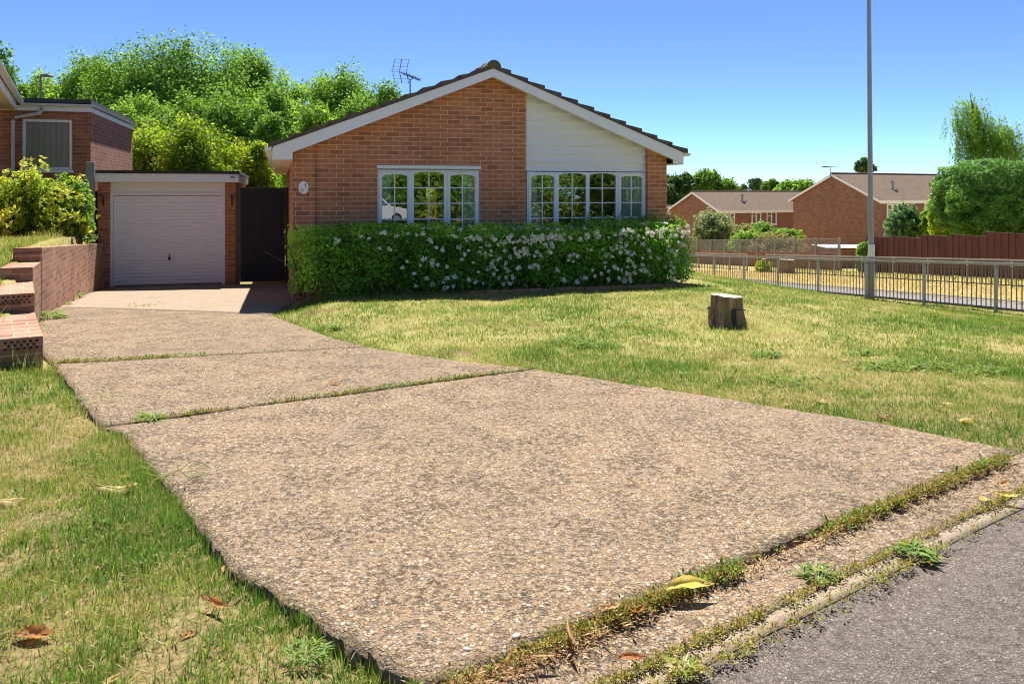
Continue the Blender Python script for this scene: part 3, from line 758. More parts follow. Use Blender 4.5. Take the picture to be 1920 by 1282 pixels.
# bargeboards, soffits, fascias, gutters
for sgn in (0, 1):
    b = MB()
    if sgn == 0: poly = [(-0.295, 1.99), (AP, 3.392), (AP, 3.53), (-0.295, 2.192)]
    else: poly = [(6.66, 1.99), (6.66, 2.192), (AP, 3.53), (AP, 3.392)]
    b.pt(poly, -0.31, -0.285); b.build('bargeboard', M['white'], bung)
    b = MB()
    e = [(-0.295, 2.03), (AP, 3.43), (AP, 3.445), (-0.295, 2.045)] if sgn == 0 else [(6.66, 2.03), (6.66, 2.045), (AP, 3.445), (AP, 3.43)]
    b.pt(e, -0.284, -0.046); b.build('verge_soffit', M['white'], bung)
    s0, s1 = (-0.285, -0.003) if sgn == 0 else (W + 0.003, 6.655)
    b = MB(); b.box(s0, s1, -0.284, DEPTH + 0.2, 1.985, 2.0); b.build('soffit', M['soffit'], bung)
    b = MB()
    e = [(-0.284, 2.001), (-0.004, 2.001), (-0.004, 2.14), (-0.284, 2.03)] if sgn == 0 else [(W + 0.004, 2.001), (6.654, 2.001), (6.654, 2.04), (W + 0.004, 2.115)]
    b.pt(e, -0.282, -0.27); b.build('eaves_box_end', M['white'], bung)
    f = (-0.305, -0.286) if sgn == 0 else (6.657, 6.676)
    b = MB(); b.box(f[0], f[1], -0.283, DEPTH + 0.2, 1.983, 2.17); b.build('fascia', M['white'], bung)
    gc = -0.365 if sgn == 0 else 6.736
    b = MB(); n = 8; prof = [(gc + 0.055 * math.cos(math.pi + math.pi * k / n), 2.185 + 0.06 * math.sin(math.pi + math.pi * k / n)) for k in range(n + 1)]
    prof2 = [(gc + 0.049 * math.cos(math.pi + math.pi * k / n), 2.187 + 0.054 * math.sin(math.pi + math.pi * k / n)) for k in range(n + 1)][::-1]
    b.pt(prof + prof2, -0.33, DEPTH + 0.25); b.pt(prof, -0.336, -0.33)
    b.build('gutter', M['white'], bung)
# interlocking tiles: every course is a slab whose tail lifts over the one below
b = MB(); rngt = random.Random(4)
for sgn in (0, 1):
    n = 12
    for i in range(n):
        q0, q1 = i / n, (i + 1) / n + 0.012
        def pnt(q, up):
            s = (-0.36 + (AP + 0.36) * q) if sgn == 0 else (6.73 - (6.73 - AP) * q)
            return (s, 2.175 + (3.535 - 2.175) * q + up)
        j = rngt.uniform(-0.004, 0.006)
        poly = [pnt(q0, 0.0), pnt(q1, 0.0), pnt(q1, 0.028), pnt(q0, 0.082 + j)]
        if sgn: poly = poly[::-1]
        b.pt(poly, -0.335 + rngt.uniform(-0.008, 0.008), DEPTH + 0.3)
b.build('tiled_roof', M['tile'], bung)
b = MB()
for i in range(24):
    t0 = -0.35 + i * 0.45; r0 = 0.125
    a = [(AP + r0 * math.cos(math.pi * k / 10), 3.535 + r0 * 1.05 * math.sin(math.pi * k / 10)) for k in range(11)]
    b.pt(a, t0, min(t0 + 0.455, DEPTH + 0.35))
    a = [(AP + (r0 + .012) * math.cos(math.pi * k / 10), 3.535 + (r0 * 1.05 + .012) * math.sin(math.pi * k / 10)) for k in range(11)]
    if i: b.pt(a, t0 - 0.03, t0 + 0.03)
b.build('ridge_tiles', M['tile'], bung)

def arched_window(parent, s0, s1, z0, z1, lights, tf, bars, sill=True, header=None):
    """white frame with arch-headed lights; lights = (s0, s1, crown z, spring z, opens)"""
    b = MB(); zb = z0 + 0.075
    xs = [s0] + [x for l in lights for x in l[:2]] + [s1]
    for i in range(0, len(xs), 2): b.box(xs[i], xs[i + 1], tf, tf + 0.06, z0, z1)
    for l in lights:
        b.box(l[0], l[1], tf, tf + 0.06, z0, zb)
        n = 14; cx = (l[0] + l[1]) / 2; hw = (l[1] - l[0]) / 2
        arc = [(cx + hw * math.cos(math.pi * k / n), l[3] + (l[2] - l[3]) * math.sin(math.pi * k / n) ** 0.8) for k in range(n + 1)]
        b.pt([(l[0], z1), (l[0], l[3])] + arc[::-1][1:-1] + [(l[1], l[3]), (l[1], z1)], tf, tf + 0.06)
        if l[4]:                                         # a raised sash on the opening lights
            e = 0.05
            b.box(l[0] - e, l[0] - 0.012, tf - 0.016, tf - 0.001, zb - 0.03, z1 - 0.03); b.box(l[1] + 0.012, l[1] + e, tf - 0.016, tf - 0.001, zb - 0.03, z1 - 0.03)
            b.box(l[0] - 0.012, l[1] + 0.012, tf - 0.016, tf - 0.001, zb - 0.03, zb - 0.008)
            b.box(cx - 0.11, cx + 0.11, tf - 0.024, tf - 0.001, l[2] + 0.03, l[2] + 0.042)
    wn = b.build('window', M['upvc'], parent, bevel=0.003)
    b = MB()
    for l in lights:
        b.add([(l[0] - 0.01, tf + 0.035, zb - 0.01), (l[1] + 0.01, tf + 0.035, zb - 0.01), (l[1] + 0.01, tf + 0.035, l[2] + 0.01), (l[0] - 0.01, tf + 0.035, l[2] + 0.01)], [(0, 1, 2, 3)])
    b.build('pane', M['glass'], wn, fix=False)
    b = MB()
    for l in lights:
        cx = (l[0] + l[1]) / 2
        b.box(cx - 0.0095, cx + 0.0095, tf + 0.02, tf + 0.031, zb, l[2] - 0.002)
        for q in bars: b.box(l[0], l[1], tf + 0.018, tf + 0.0305, q - 0.0085, q + 0.0085)
    b.build('glazing_bars', M['upvc'], wn)
    if sill:
        b = MB(); b.box(s0 - 0.03, s1 + 0.03, tf - 0.075, tf + 0.05, z0 - 0.04, z0 - 0.002); b.build('sill', M['upvc'], wn, bevel=0.004)
    if header:
        b = MB(); b.box(s0 - 0.012, s1 + 0.012, tf - 0.065, tf + 0.03, header[0], header[1])
        b.build('head_board', M['white'], wn, bevel=0.003)
        b = MB(); b.box(s0 - 0.005, s1 + 0.005, tf - 0.05, tf + 0.03, header[0] - 0.015, header[0] - 0.001); b.build('drip_strip', M['grey_post'], wn)
    return wn
BARS = [1.567, 1.31, 1.051]
arched_window(bung, W1[0] + 0.003, W1[1] - 0.003, 0.80, 1.862,
              [(1.405, 1.815, 1.79, 1.735, 1), (1.925, 2.425, 1.832, 1.775, 0), (2.535, 2.95, 1.79, 1.735, 1)], 0.03, BARS, header=(1.878, 1.934))
arched_window(bung, W2[0] + 0.003, W2[1] - 0.003, 0.80, 1.845,
              [(3.945, 4.355, 1.79, 1.735, 1), (4.445, 4.95, 1.826, 1.77, 0), (5.015, 5.515, 1.826, 1.77, 0), (5.615, 6.02, 1.785, 1.735, 1)], 0.03, BARS)

def curtain(s0, s1, s0b, s1b, z0, z1, t, label):
    n = 46; V = []; ph = s0 * 7
    for j, zz in enumerate(np.linspace(z1, z0, 9)):
        q = j / 8; a = s0 + (s0b - s0) * q; e = s1 + (s1b - s1) * q
        for i in range(n):
            x = a + (e - a) * i / (n - 1)
            V.append((x, t + 0.025 * math.sin(i * 1.25 + ph + 0.4 * math.sin(j * 0.7)), zz))
    ii = np.arange(9 * n).reshape(9, n)
    q = np.stack([ii[:-1, :-1], ii[:-1, 1:], ii[1:, 1:], ii[1:, :-1]], -1).reshape(-1, 4)
    o = npmesh('curtain', np.array(V), q, M['curtain'], smooth=True)
    o.location = (HO[0], HO[1], 0); o.rotation_euler = (0, 0, TH)
    return props(o, label, 'curtain', 'curtains in the front windows')
curtain(1.36, 1.56, 1.36, 1.58, 0.5, 1.9, 0.13, 'narrow pale curtain at the house-number side of the three-light window')
curtain(2.74, 2.99, 2.74, 2.99, 0.5, 1.9, 0.13, 'narrow pale curtain at the cladding side of the three-light window')
curtain(3.90, 4.05, 3.90, 4.22, 0.5, 1.87, 0.13, 'pale tied-back curtain flaring towards the sill in the four-light window')
curtain(5.56, 6.05, 5.54, 6.05, 0.5, 1.87, 0.13, 'wide pale drawn curtain filling the end light of the four-light window')

# oval house-number plaque on the pier
pl = thing('house_number_plaque', 'oval white ceramic plaque with black figure 1 on brick pier', 'house number', (*loc2w(0.165, -0.047), 1.567), TH)
b = MB(); ov = [(0.077 * math.cos(2 * math.pi * k / 32), 0.10 * math.sin(2 * math.pi * k / 32)) for k in range(32)]
b.pt(ov, -0.012, 0.0); b.build('oval_plate', M['ceramic'], pl, bevel=0.003)
b = MB(); b.pt([(0.024, 0.005), (0.034, 0.005), (0.034, 0.062), (0.026, 0.062), (0.012, 0.050), (0.012, 0.043), (0.024, 0.049)], -0.014, -0.0123); b.build('number_figure', M['black_iron'], pl)
b = MB()
for k in range(7):
    a = k * 0.9; cx, cz = -0.02 + 0.02 * math.cos(a * 2.1), -0.038 + 0.018 * math.sin(a)
    b.pt([(cx + 0.013 * math.cos(q), cz + 0.009 * math.sin(q)) for q in np.linspace(0, 6.28, 8)[:-1]], -0.0135 - 0.0001 * k, -0.0123, mi=k % 2)
b.build('flower_motif', [M['yellow_glaze'], M['leaf_green_paint']], pl)

# television aerial behind the ridge
ax, ay, az = at(769, 178, 17.5)
an = thing('tv_aerial', 'television aerial with grid reflector on pole above the left roof slope', 'tv aerial', (ax, ay, 0))
PXM = 17.5 / 1500
b = MB(); b.tube([(0, 0, 2.2), (0, 0, az + 0.33)], 0.014); b.build('mast', M['galv_dark'], an)
b = MB(); b.tube([(-0.24, -0.05, az + 0.5), (0.2, 0.25, az + 0.35)], 0.011)
for k in range(9):
    q = 0.25 + k * 0.085; cx, cy, cz = -0.24 + 0.44 * q, -0.05 + 0.30 * q, az + 0.5 - 0.15 * q
    b.tube([(cx - 0.07, cy + 0.09, cz + 0.01), (cx + 0.07, cy - 0.09, cz + 0.01)], 0.005, 5); b.box(cx - 0.012, cx + 0.012, cy - 0.012, cy + 0.012, cz - 0.025, cz + 0.02)
b.build('dipole_boom', M['galv_dark'], an)
b = MB(); rx = -0.22
for sg in (1, -1):
    for k in range(4):
        h = 0.02 + k * 0.075
        b.tube([(rx - 0.17 + 0.02 * k, -0.17, az + 0.5 + sg * h), (rx + 0.17 + 0.02 * k, 0.02, az + 0.5 + sg * h + 0.02)], 0.004, 5)
    for e in (-0.14, 0.0, 0.14):
        b.tube([(rx + e, -0.08 + e * 0.5, az + 0.5 + sg * 0.01), (rx + e + 0.05, -0.08 + e * 0.5, az + 0.5 + sg * 0.26)], 0.006 if e else 0.009, 5)
b.build('grid_reflector', M['galv_dark'], an)
b = MB(); b.tube([(-0.06, 0, az + 0.42), (-0.05, 0, az + 0.36), (0, 0, az + 0.32), (0.05, 0, az + 0.35), (0.06, 0, az + 0.4)], 0.012, 6); b.build('clamp', M['galv_dark'], an)

# ------------------------------------------------------------------ garage
gar = thing('garage', 'flat roofed brick garage with white up-and-over door at the end of the drive', 'garage', (HO[0], HO[1], 0), TH)
b = MB(); gz = -0.75
b.box(-3.843, -3.61, 5.44, 5.66, gz, 1.705); b.build('brick_pier', M['brick_garage'], gar)
b = MB(); b.box(-1.331, -1.111, 5.44, 5.66, gz, 1.705); b.build('brick_pier', M['brick_garage'], gar)
b = MB(); b.box(-3.843, -3.62, 5.66, 10.9, gz, 1.705); b.box(-1.33, -1.111, 5.66, 10.9, gz, 1.705); b.box(-3.62, -1.33, 10.7, 10.9, gz, 1.705)
b.build('side_walls', M['brick_garage'], gar)
b = MB(); b.box(-3.61, -1.331, 5.5, 5.62, 1.475, 1.704); b.box(-3.61, -1.331, 5.485, 5.4995, 1.475, 1.5); b.build('header_panel', M['garage_white'], gar)
b = MB(); b.box(-3.61, -3.552, 5.47, 5.56, -0.52, 1.474); b.box(-1.392, -1.331, 5.47, 5.56, -0.52, 1.474); b.box(-3.552, -1.392, 5.47, 5.56, 1.425, 1.474)
b.build('door_frame', M['garage_white'], gar, bevel=0.004)
b = MB(); prof = []; zz = -0.485; nrib = 26; h = (1.418 - zz) / nrib
for k in range(nrib):
    prof += [(5.528, zz + 0.004), (5.519, zz + 0.014), (5.516, zz + h - 0.012), (5.522, zz + h - 0.003)]; zz += h
b.ps([(5.545, -0.485)] + prof[::1] + [(5.545, 1.418)], -3.535, -1.409)
b.box(-3.548, -3.5355, 5.512, 5.545, -0.49, 1.42); b.box(-1.4085, -1.396, 5.512, 5.545, -0.49, 1.42)
gd = b.build('garage_door', M['garage_white'], gar)
b = MB()
hx, hz = -2.46, 0.075
b.tube([(hx, 5.515, hz), (hx, 5.475, hz)], 0.022, 12); b.tube([(hx, 5.475, hz), (hx, 5.468, hz)], 0.03, 12); b.box(hx - 0.006, hx + 0.006, 5.468, 5.515, hz + 0.055, hz + 0.075); b.box(hx - 0.01, hx + 0.01, 5.505, 5.516, hz - 0.05, hz + 0.09)
b.build('handle', M['black_iron'], gd)
b = MB(); b.box(-3.552, -1.392, 5.46, 5.545, -0.56, -0.495); b.build('threshold', M['smooth_conc'], gar)
b = MB()
b.box(-3.875, -1.045, 5.23, 5.255, 1.708, 1.915); b.box(-1.07, -1.045, 5.2555, 10.95, 1.708, 1.915); b.box(-3.875, -3.85, 5.2555, 10.95, 1.708, 1.915)
b.build('fascia', M['white'], gar)
b = MB(); b.box(-3.849, -1.071, 5.256, 10.95, 1.706, 1.72); b.build('soffit', M['soffit'], gar)
b = MB(); b.box(-3.90, -1.02, 5.205, 11.0, 1.917, 1.95); b.box(-3.90, -1.02, 5.205, 5.2295, 1.885, 1.9168); b.box(-1.0445, -1.02, 5.2297, 11.0, 1.885, 1.9168); b.build('felt_roof', M['felt'], gar)
sl = thing('floodlight', 'small white oval floodlight on the garage fascia above the brick pier', 'floodlight', (*loc2w(-1.165, 5.225), 1.825), TH)
b = MB(); b.prism([(0.075 * math.cos(k * math.pi / 8), 0.045 * math.sin(k * math.pi / 8)) for k in range(16)], lambda a, c_: (a, -0.05, c_), lambda a, c_: (a, 0.004, c_)); b.build('housing', M['upvc'], sl, bevel=0.006)
b = MB(); b.box(-0.045, 0.045, -0.058, -0.051, -0.03, 0.012); b.build('lens', M['grey_post'], sl)
def bracket(px, lab, tilt):
    s, z_ = P(px, 376, 5.43)
    o = thing('hanging_basket_bracket', lab, 'bracket', (*loc2w(s, 5.437), z_), TH, 'hanging basket brackets')
    b = MB(); b.box(-0.013, 0.013, -0.012, 0.0, -0.12, 0.1)
    b.build('back_plate', M['black_iron'], o)
    b = MB(); b.tube([(0, -0.01, 0.08), (tilt * 0.4, -0.14, 0.11), (tilt, -0.24, 0.10), (tilt, -0.26, 0.125)], 0.009, 6); b.tube([(0, -0.01, -0.09), (tilt * 0.5, -0.13, 0.0), (tilt * 0.8, -0.19, 0.10)], 0.008, 6)
    b.build('scroll_arm', M['black_iron'], o)
bracket(194, 'black iron hanging basket bracket on the pier beside the shrub', -0.035)
bracket(435, 'black iron hanging basket bracket on the pier beside the gate', -0.003)

# ------------------------------------------------------------------ side gate
gt = thing('side_gate', 'tall dark stained board gate between the garage and the bungalow', 'gate', (HO[0], HO[1], 0), TH)
b = MB(); n = 12; a0, a1 = -1.018, -0.075
for k in range(n):
    u0 = a0 + (a1 - a0) * k / n; u1 = a0 + (a1 - a0) * (k + 1) / n - 0.004
    b.box(u0, u1, 5.40 + 0.002 * (k % 2), 5.425, -0.45, 1.58)
b.box(a0, a1, 5.4265, 5.434, -0.47, 1.57); b.box(a0, a1, 5.4345, 5.46, 1.3, 1.42); b.box(a0, a1, 5.4345, 5.46, 0.4, 0.52); b.box(a0, a1, 5.4345, 5.46, -0.3, -0.18)
gl = b.build('gate_leaf', M['gate'], gt)
s, z_ = P(535, 435, 5.39)
b = MB(); b.prism([(0.035 * math.cos(k * math.pi / 8), 0.035 * math.sin(k * math.pi / 8)) for k in range(16)], lambda a, c_: (s + a, 5.39, z_ + c_), lambda a, c_: (s + a, 5.3995, z_ + c_)); b.tube([(s, 5.389, z_), (s, 5.375, z_)], 0.014, 8)
b.build('ring_handle', M['chrome'], gl)
b = MB(); b.box(a0, a1, 5.395, 5.465, 1.582, 1.60); b.build('capping_strip', M['gatepost'], gt)
b = MB(); b.box(-1.108, -1.022, 5.39, 5.49, -0.75, 1.63); b.build('gate_post', M['gatepost'], gt)
b = MB(); b.box(-0.07, -0.004, 5.38, 5.48, -0.75, 1.6); b.build('gate_post', M['brownpost'], gt)

# ------------------------------------------------------------------ neighbouring house, raised up the bank
nb = thing('neighbouring_house', 'dark brick neighbouring house with flat roofed extension and net curtained window', 'house', (HO[0], HO[1], 0), TH)
ez = 0.3; eR = -3.957; eW0, eW1, eWz0, eWz1 = -5.21, -4.30, 1.87, 2.985; eT = 3.17
b = MB()
b.box(-7.5, eW0, 5.35, 5.57, ez, eT); b.box(eW1, eR, 5.35, 5.57, ez, eT); b.box(eW0, eW1, 5.35, 5.57, ez, eWz0); b.box(eW0, eW1, 5.35, 5.57, eWz1, eT)
b.box(eR - 0.22, eR, 5.57, 10.3, ez, eT); b.box(-7.5, eR - 0.22, 10.1, 10.3, ez, eT)
b.build('extension_wall', M['brick_neighbour'], nb)
b = MB(); b.box(-7.5, eR + 0.02, 5.29, 5.315, eT - 0.02, eT + 0.085); b.box(eR + 0.002, eR + 0.02, 5.3155, 10.35, eT - 0.02, eT + 0.085); b.build('fascia', M['white'], nb)
b = MB(); b.box(-7.5, eR + 0.0015, 5.3157, 10.3, eT + 0.001, eT + 0.015); b.build('soffit', M['white'], nb)
b = MB(); b.box(-7.5, eR + 0.03, 5.27, 10.4, eT + 0.15, eT + 0.235); b.build('felt_roof', M['felt'], nb)
b = MB(); n = 8
def gut(c1, z1_, r=0.055): return [(c1 + r * math.cos(math.pi + math.pi * k / n), z1_ + r * math.sin(math.pi + math.pi * k / n)) for k in range(n + 1)]
b.ps(gut(5.232, eT + 0.125), -5.2, eR + 0.06); b.pt(gut(eR + 0.062, eT + 0.125, 0.04), 5.2, 10.4)
b.build('gutter', M['gutter'], nb)
dpx = -5.36
b = MB(); b.tube([(-4.83, 5.232, eT + 0.08), (-4.83, 5.232, eT - 0.02), (-4.87, 5.25, eT - 0.07), (dpx + 0.05, 5.29, eT - 0.16), (dpx, 5.29, eT - 0.22), (dpx, 5.29, ez)], 0.034, 10)
for zz in (2.9, 1.9): b.box(dpx - 0.045, dpx + 0.045, 5.29, 5.349, zz, zz + 0.03)
b.build('downpipe', M['gutter'], nb, smooth=True)
b = MB()
fw_ = 0.055
b.box(eW0, eW0 + fw_, 5.36, 5.43, eWz0 + 0.08, eWz1); b.box(eW1 - fw_, eW1, 5.36, 5.43, eWz0 + 0.08, eWz1); b.box(eW0 + fw_, eW1 - fw_, 5.36, 5.43, eWz1 - fw_, eWz1); b.box(eW0 + fw_, eW1 - fw_, 5.36, 5.43, eWz0 + 0.08, eWz0 + 0.14)
nw = b.build('window', M['upvc'], nb, bevel=0.004)
b = MB(); b.box(eW0 - 0.03, eW1 + 0.03, 5.29, 5.43, eWz0 + 0.02, eWz0 + 0.078); b.build('sill', M['upvc'], nw, bevel=0.004)
b = MB(); b.add([(eW0 + fw_, 5.395, eWz0 + 0.14), (eW1 - fw_, 5.395, eWz0 + 0.14), (eW1 - fw_, 5.395, eWz1 - fw_), (eW0 + fw_, 5.395, eWz1 - fw_)], [(0, 1, 2, 3)]); b.build('pane', M['glass'], nw, fix=False)
V = []; n = 60
for zz in (eWz1, eWz0):
    for i in range(n): V.append((eW0 + (eW1 - eW0) * i / (n - 1), 5.447 + 0.012 * math.sin(i * 0.9), zz))
ii = np.arange(2 * n).reshape(2, n)
npmesh('net_curtain', np.array(V), np.stack([ii[0, :-1], ii[0, 1:], ii[1, 1:], ii[1, :-1]], -1), M['net'], nw, smooth=True)
# its street-side part: a flat eave running towards the viewer above the brick wall
def w2l(x, y):
    dx_, dy_ = x - HO[0], y - HO[1]
    return (dx_ * HC + dy_ * HS, -dx_ * HS + dy_ * HC)
EA = np.array((-10.0, 16.15)); EB = np.array((-8.06, 12.6)); ed = (EB - EA) / np.linalg.norm(EB - EA); el_ = np.array([-ed[1], ed[0]])
if el_[0] > 0: el_ = -el_
EC = EA + ed * 7.5
def eave_prism(prof, mat, name, y0=EA, y1=EC):            # prof: (offset towards the house, height)
    b = MB(); a_ = [(*w2l(*(y0 + el_ * o)), z_) for o, z_ in prof]; c_ = [(*w2l(*(y1 + el_ * o)), z_) for o, z_ in prof]
    n_ = len(prof); b.add(a_ + c_, [tuple(range(n_)), tuple(range(n_, 2 * n_))[::-1]] + [(k, (k + 1) % n_, n_ + (k + 1) % n_, n_ + k) for k in range(n_)])
    return b.build(name, mat, nb)
ZE = 3.15
eave_prism([(0, ZE), (0.03, ZE), (0.03, ZE + 0.16), (0, ZE + 0.16)], M['white'], 'fascia')
eave_prism([(0.031, ZE + 0.01), (2.6, ZE + 0.01), (2.6, ZE + 0.03), (0.031, ZE + 0.03)], M['soffit'], 'soffit')
eave_prism([(-0.055, ZE + 0.21), (2.7, ZE + 0.21), (2.7, ZE + 0.29), (-0.055, ZE + 0.29)], M['felt'], 'felt_roof')
eave_prism([(-0.065 + 0.058 * math.cos(math.pi + math.pi * k / 8), ZE + 0.19 + 0.065 * math.sin(math.pi + math.pi * k / 8)) for k in range(9)], M['gutter'], 'gutter', EA + ed * 0.05)
eave_prism([(0.30, 0.2), (0.52, 0.2), (0.52, ZE + 0.009), (0.30, ZE + 0.009)], M['brick_neighbour'], 'street_wall', EA + ed * 0.25)

gp = thing('concrete_post', 'plain grey post standing behind the shrub at the garage corner', 'post', (*loc2w(P(171, 340, 5.2)[0], 5.12), 0))
b = MB(); b.obox((0, 0), (HC, HS), 0.082, (-HS, HC), 0.05, 0.2, P(171, 304, 5.1)[1]); b.build('shaft', M['grey_post'], gp, bevel=0.01)

# ------------------------------------------------------------------ curved brick retaining wall with stepped end
rw = thing('retaining_wall', 'curved red brick retaining wall with stepped end beside the driveway', 'garden wall', (0, 0, 0))
def wall_run(name, y0, y1, top0, top1, th, n=24, capped=False, cap=0.0):
    ys = np.linspace(y0, y1, n); xs = wallx(ys)
    # smooth the plan a little
    dx = np.gradient(xs, ys); nrm = np.stack([np.ones(n), -dx], -1); nrm = nrm / np.linalg.norm(nrm, axis=1, keepdims=True)
    arc = np.r_[0, np.cumsum(np.hypot(np.diff(xs), np.diff(ys)))] + y0 * 1.1
    tops = np.interp(ys, [y0, y1], [top0, top1])
    bots = zd(ys) - 0.15
    V = []; UV = []
    for i in range(n):
        f = np.array([xs[i], ys[i]]); bk = f - nrm[i] * th
        V += [(f[0] + cap * nrm[i][0], f[1] + cap * nrm[i][1], bots[i]), (f[0] + cap * nrm[i][0], f[1] + cap * nrm[i][1], tops[i]), (bk[0], bk[1], tops[i]), (bk[0], bk[1], bots[i])]
    me = bpy.data.meshes.new(name)
    fs = []
    uvs = []
    for i in range(n - 1):
        a, c2 = i * 4, (i + 1) * 4
        u0, u1 = arc[i], arc[i + 1]
        fs.append((a, a + 1, c2 + 1, c2)); uvs += [(u0, V[a][2]), (u0, V[a + 1][2]), (u1, V[c2 + 1][2]), (u1, V[c2][2])]
        fs.append((a + 1, a + 2, c2 + 2, c2 + 1)); uvs += [(0.02, u0 * 0.333), (th, u0 * 0.333), (th, u1 * 0.333), (0.02, u1 * 0.333)]
        fs.append((a + 2, a + 3, c2 + 3, c2 + 2)); uvs += [(u0, V[a + 2][2]), (u0, V[a + 3][2]), (u1, V[c2 + 3][2]), (u1, V[c2 + 2][2])]
    fs.append((0, 3, 2, 1)); uvs += [(0, V[0][2]), (th, V[3][2]), (th, V[2][2]), (0, V[1][2])]
    k = (n - 1) * 4
    fs.append((k, k + 1, k + 2, k + 3)); uvs += [(0, V[k][2]), (0, V[k + 1][2]), (th, V[k + 2][2]), (th, V[k + 3][2])]
    me.from_pydata([tuple(map(float, p)) for p in V], [], fs)
    l = me.uv_layers.new(name='UVMap')
    l.data.foreach_set('uv', np.array(uvs, np.float32).ravel())
    me.materials.append(M['brick_wall'])
    bm = bmesh.new(); bm.from_mesh(me); bmesh.ops.recalc_face_normals(bm, faces=bm.faces); bm.to_mesh(me); bm.free()
    o = bpy.data.objects.new(name, me); C.objects.link(o); o.parent = rw
    bv = o.modifiers.new('bevel', 'BEVEL'); bv.width = 0.008; bv.segments = 2; bv.limit_method = 'ANGLE'; bv.angle_limit = R(50)
    return o
TH_W = 0.30
wall_run('wall', 10.32, 16.75, 0.705, 0.36, TH_W)
wall_run('coping', 10.36, 16.7, 0.782, 0.43, TH_W + 0.02, cap=0.006)
STEPS = [(7.1, 8.5, 0.225), (8.5, 9.6, 0.43), (9.6, 10.32, 0.60)]
for y0, y1, top in STEPS:
    wall_run('stepped_end', y0, y1, top, top, TH_W + 0.04, 10)
    # pierced bricks seen end-on at the head of the step
    fx, fy = float(wallx(y0)), y0
    tdir = np.array([wallx(y0 + 0.2) - wallx(y0), 0.2]); tdir /= np.linalg.norm(tdir)
    ndir = np.array([-tdir[1], tdir[0]])                # to the left, across the wall
    if top < 0.5:
        b = MB()
        for r_ in range(3):
            for k in range(6):
                q = 0.05 + k * 0.047 + (0.022 if r_ % 2 else 0)
                if q > TH_W: continue
                cx, cy = np.array([fx, fy]) + ndir * q - tdir * 0.004
                ring = [(0.0135 * math.cos(e), 0.0125 * math.sin(e)) for e in np.linspace(0, 6.283, 11)[:-1]]
                b.add([(cx + ndir[0] * a, cy + ndir[1] * a, top - 0.035 - r_ * 0.03 + c_) for a, c_ in ring] , [tuple(range(10))])
        b.build('brick_perforations', M['rubber'], rw)

# ------------------------------------------------------------------ tree stump on the lawn
def stump(u, v, rt, rb, h, lab, seed, name='tree_stump'):
    x, y, z = G(u, v)
    st = thing(name, lab, 'tree stump', (x, y, z))
    n, m_ = 72, 26; rng = random.Random(seed); V = []
    for j in range(m_):
        q = j / (m_ - 1); zz = -0.06 + (h + 0.06) * q
        for i in range(n):
            a = 2 * math.pi * i / n
            fl = max(0, 1 - q) ** 2.2
            ca, sa = math.cos(a), math.sin(a)
            r = rt + (rb - rt) * fl * (0.75 + 0.75 * max(0, math.cos(a * 2.5 + 0.6 + seed)))
            r += (1 - 0.5 * q) * rt * 0.12 * mnoise.noise((ca * 1.6 + seed, sa * 1.6, zz * 0.6)) + rt * 0.07 * mnoise.noise((ca * 5, sa * 5 + seed, zz * 1.2)) - rt * 0.10 * max(0, mnoise.noise((ca * 9 + 3, sa * 9, zz * 1.0)))
            V.append((r * ca, r * sa, zz + (0.012 * mnoise.noise((ca * 2, sa * 2, 5)) - 0.012 * ca if j == m_ - 1 else 0)))
    ii = np.arange(n * m_).reshape(m_, n)
    q = np.stack([ii[:-1], np.roll(ii[:-1], -1, 1), np.roll(ii[1:], -1, 1), ii[1:]], -1).reshape(-1, 4)
    npmesh('weathered_side', np.array(V), q, M['stump'], st, smooth=True)
    top = [V[(m_ - 1) * n + i] for i in range(n)]
    Vt = [(p[0] * k, p[1] * k, p[2] - 0.004 * (1 - k)) for k in (1.0, 0.985, 0.6, 0.25) for p in top]
    it = np.arange(4 * n).reshape(4, n)
    qt = np.stack([it[:-1], np.roll(it[:-1], -1, 1), np.roll(it[1:], -1, 1), it[1:]], -1).reshape(-1, 4)
    o = npmesh('cut_face', np.array(Vt + [(0, 0, top[0][2])]), qt, M['cut'], st)
    bm = bmesh.new(); bm.from_mesh(o.data); bm.faces.ensure_lookup_table(); bm.verts.ensure_lookup_table()
    bm.faces.new([bm.verts[3 * n + i] for i in range(n)]); bm.to_mesh(o.data); bm.free()
    return st, (x, y, z)
st, STP = stump(1362, 608, 0.172, 0.245, 0.335, 'weathered grey-brown tree stump with pale sawn top on front lawn', 2)
b = MB(); b.tube([(-0.19, -0.12, 0.0), (-0.205, -0.1, 0.1), (-0.215, -0.09, 0.2)], [0.05, 0.035, 0.018], 7); b.tube([(-0.20, -0.1, 0.17), (-0.24, -0.1, 0.22)], [0.03, 0.02], 6); b.build('split_bark_slab', M['stump'], st, smooth=True)
b = MB(); b.box(0.01, 0.06, -0.205, -0.17, 0.0, 0.19); b.box(0.06, 0.17, -0.197, -0.16, 0.19, 0.199); b.build('saw_notch', M['rubber'], st)

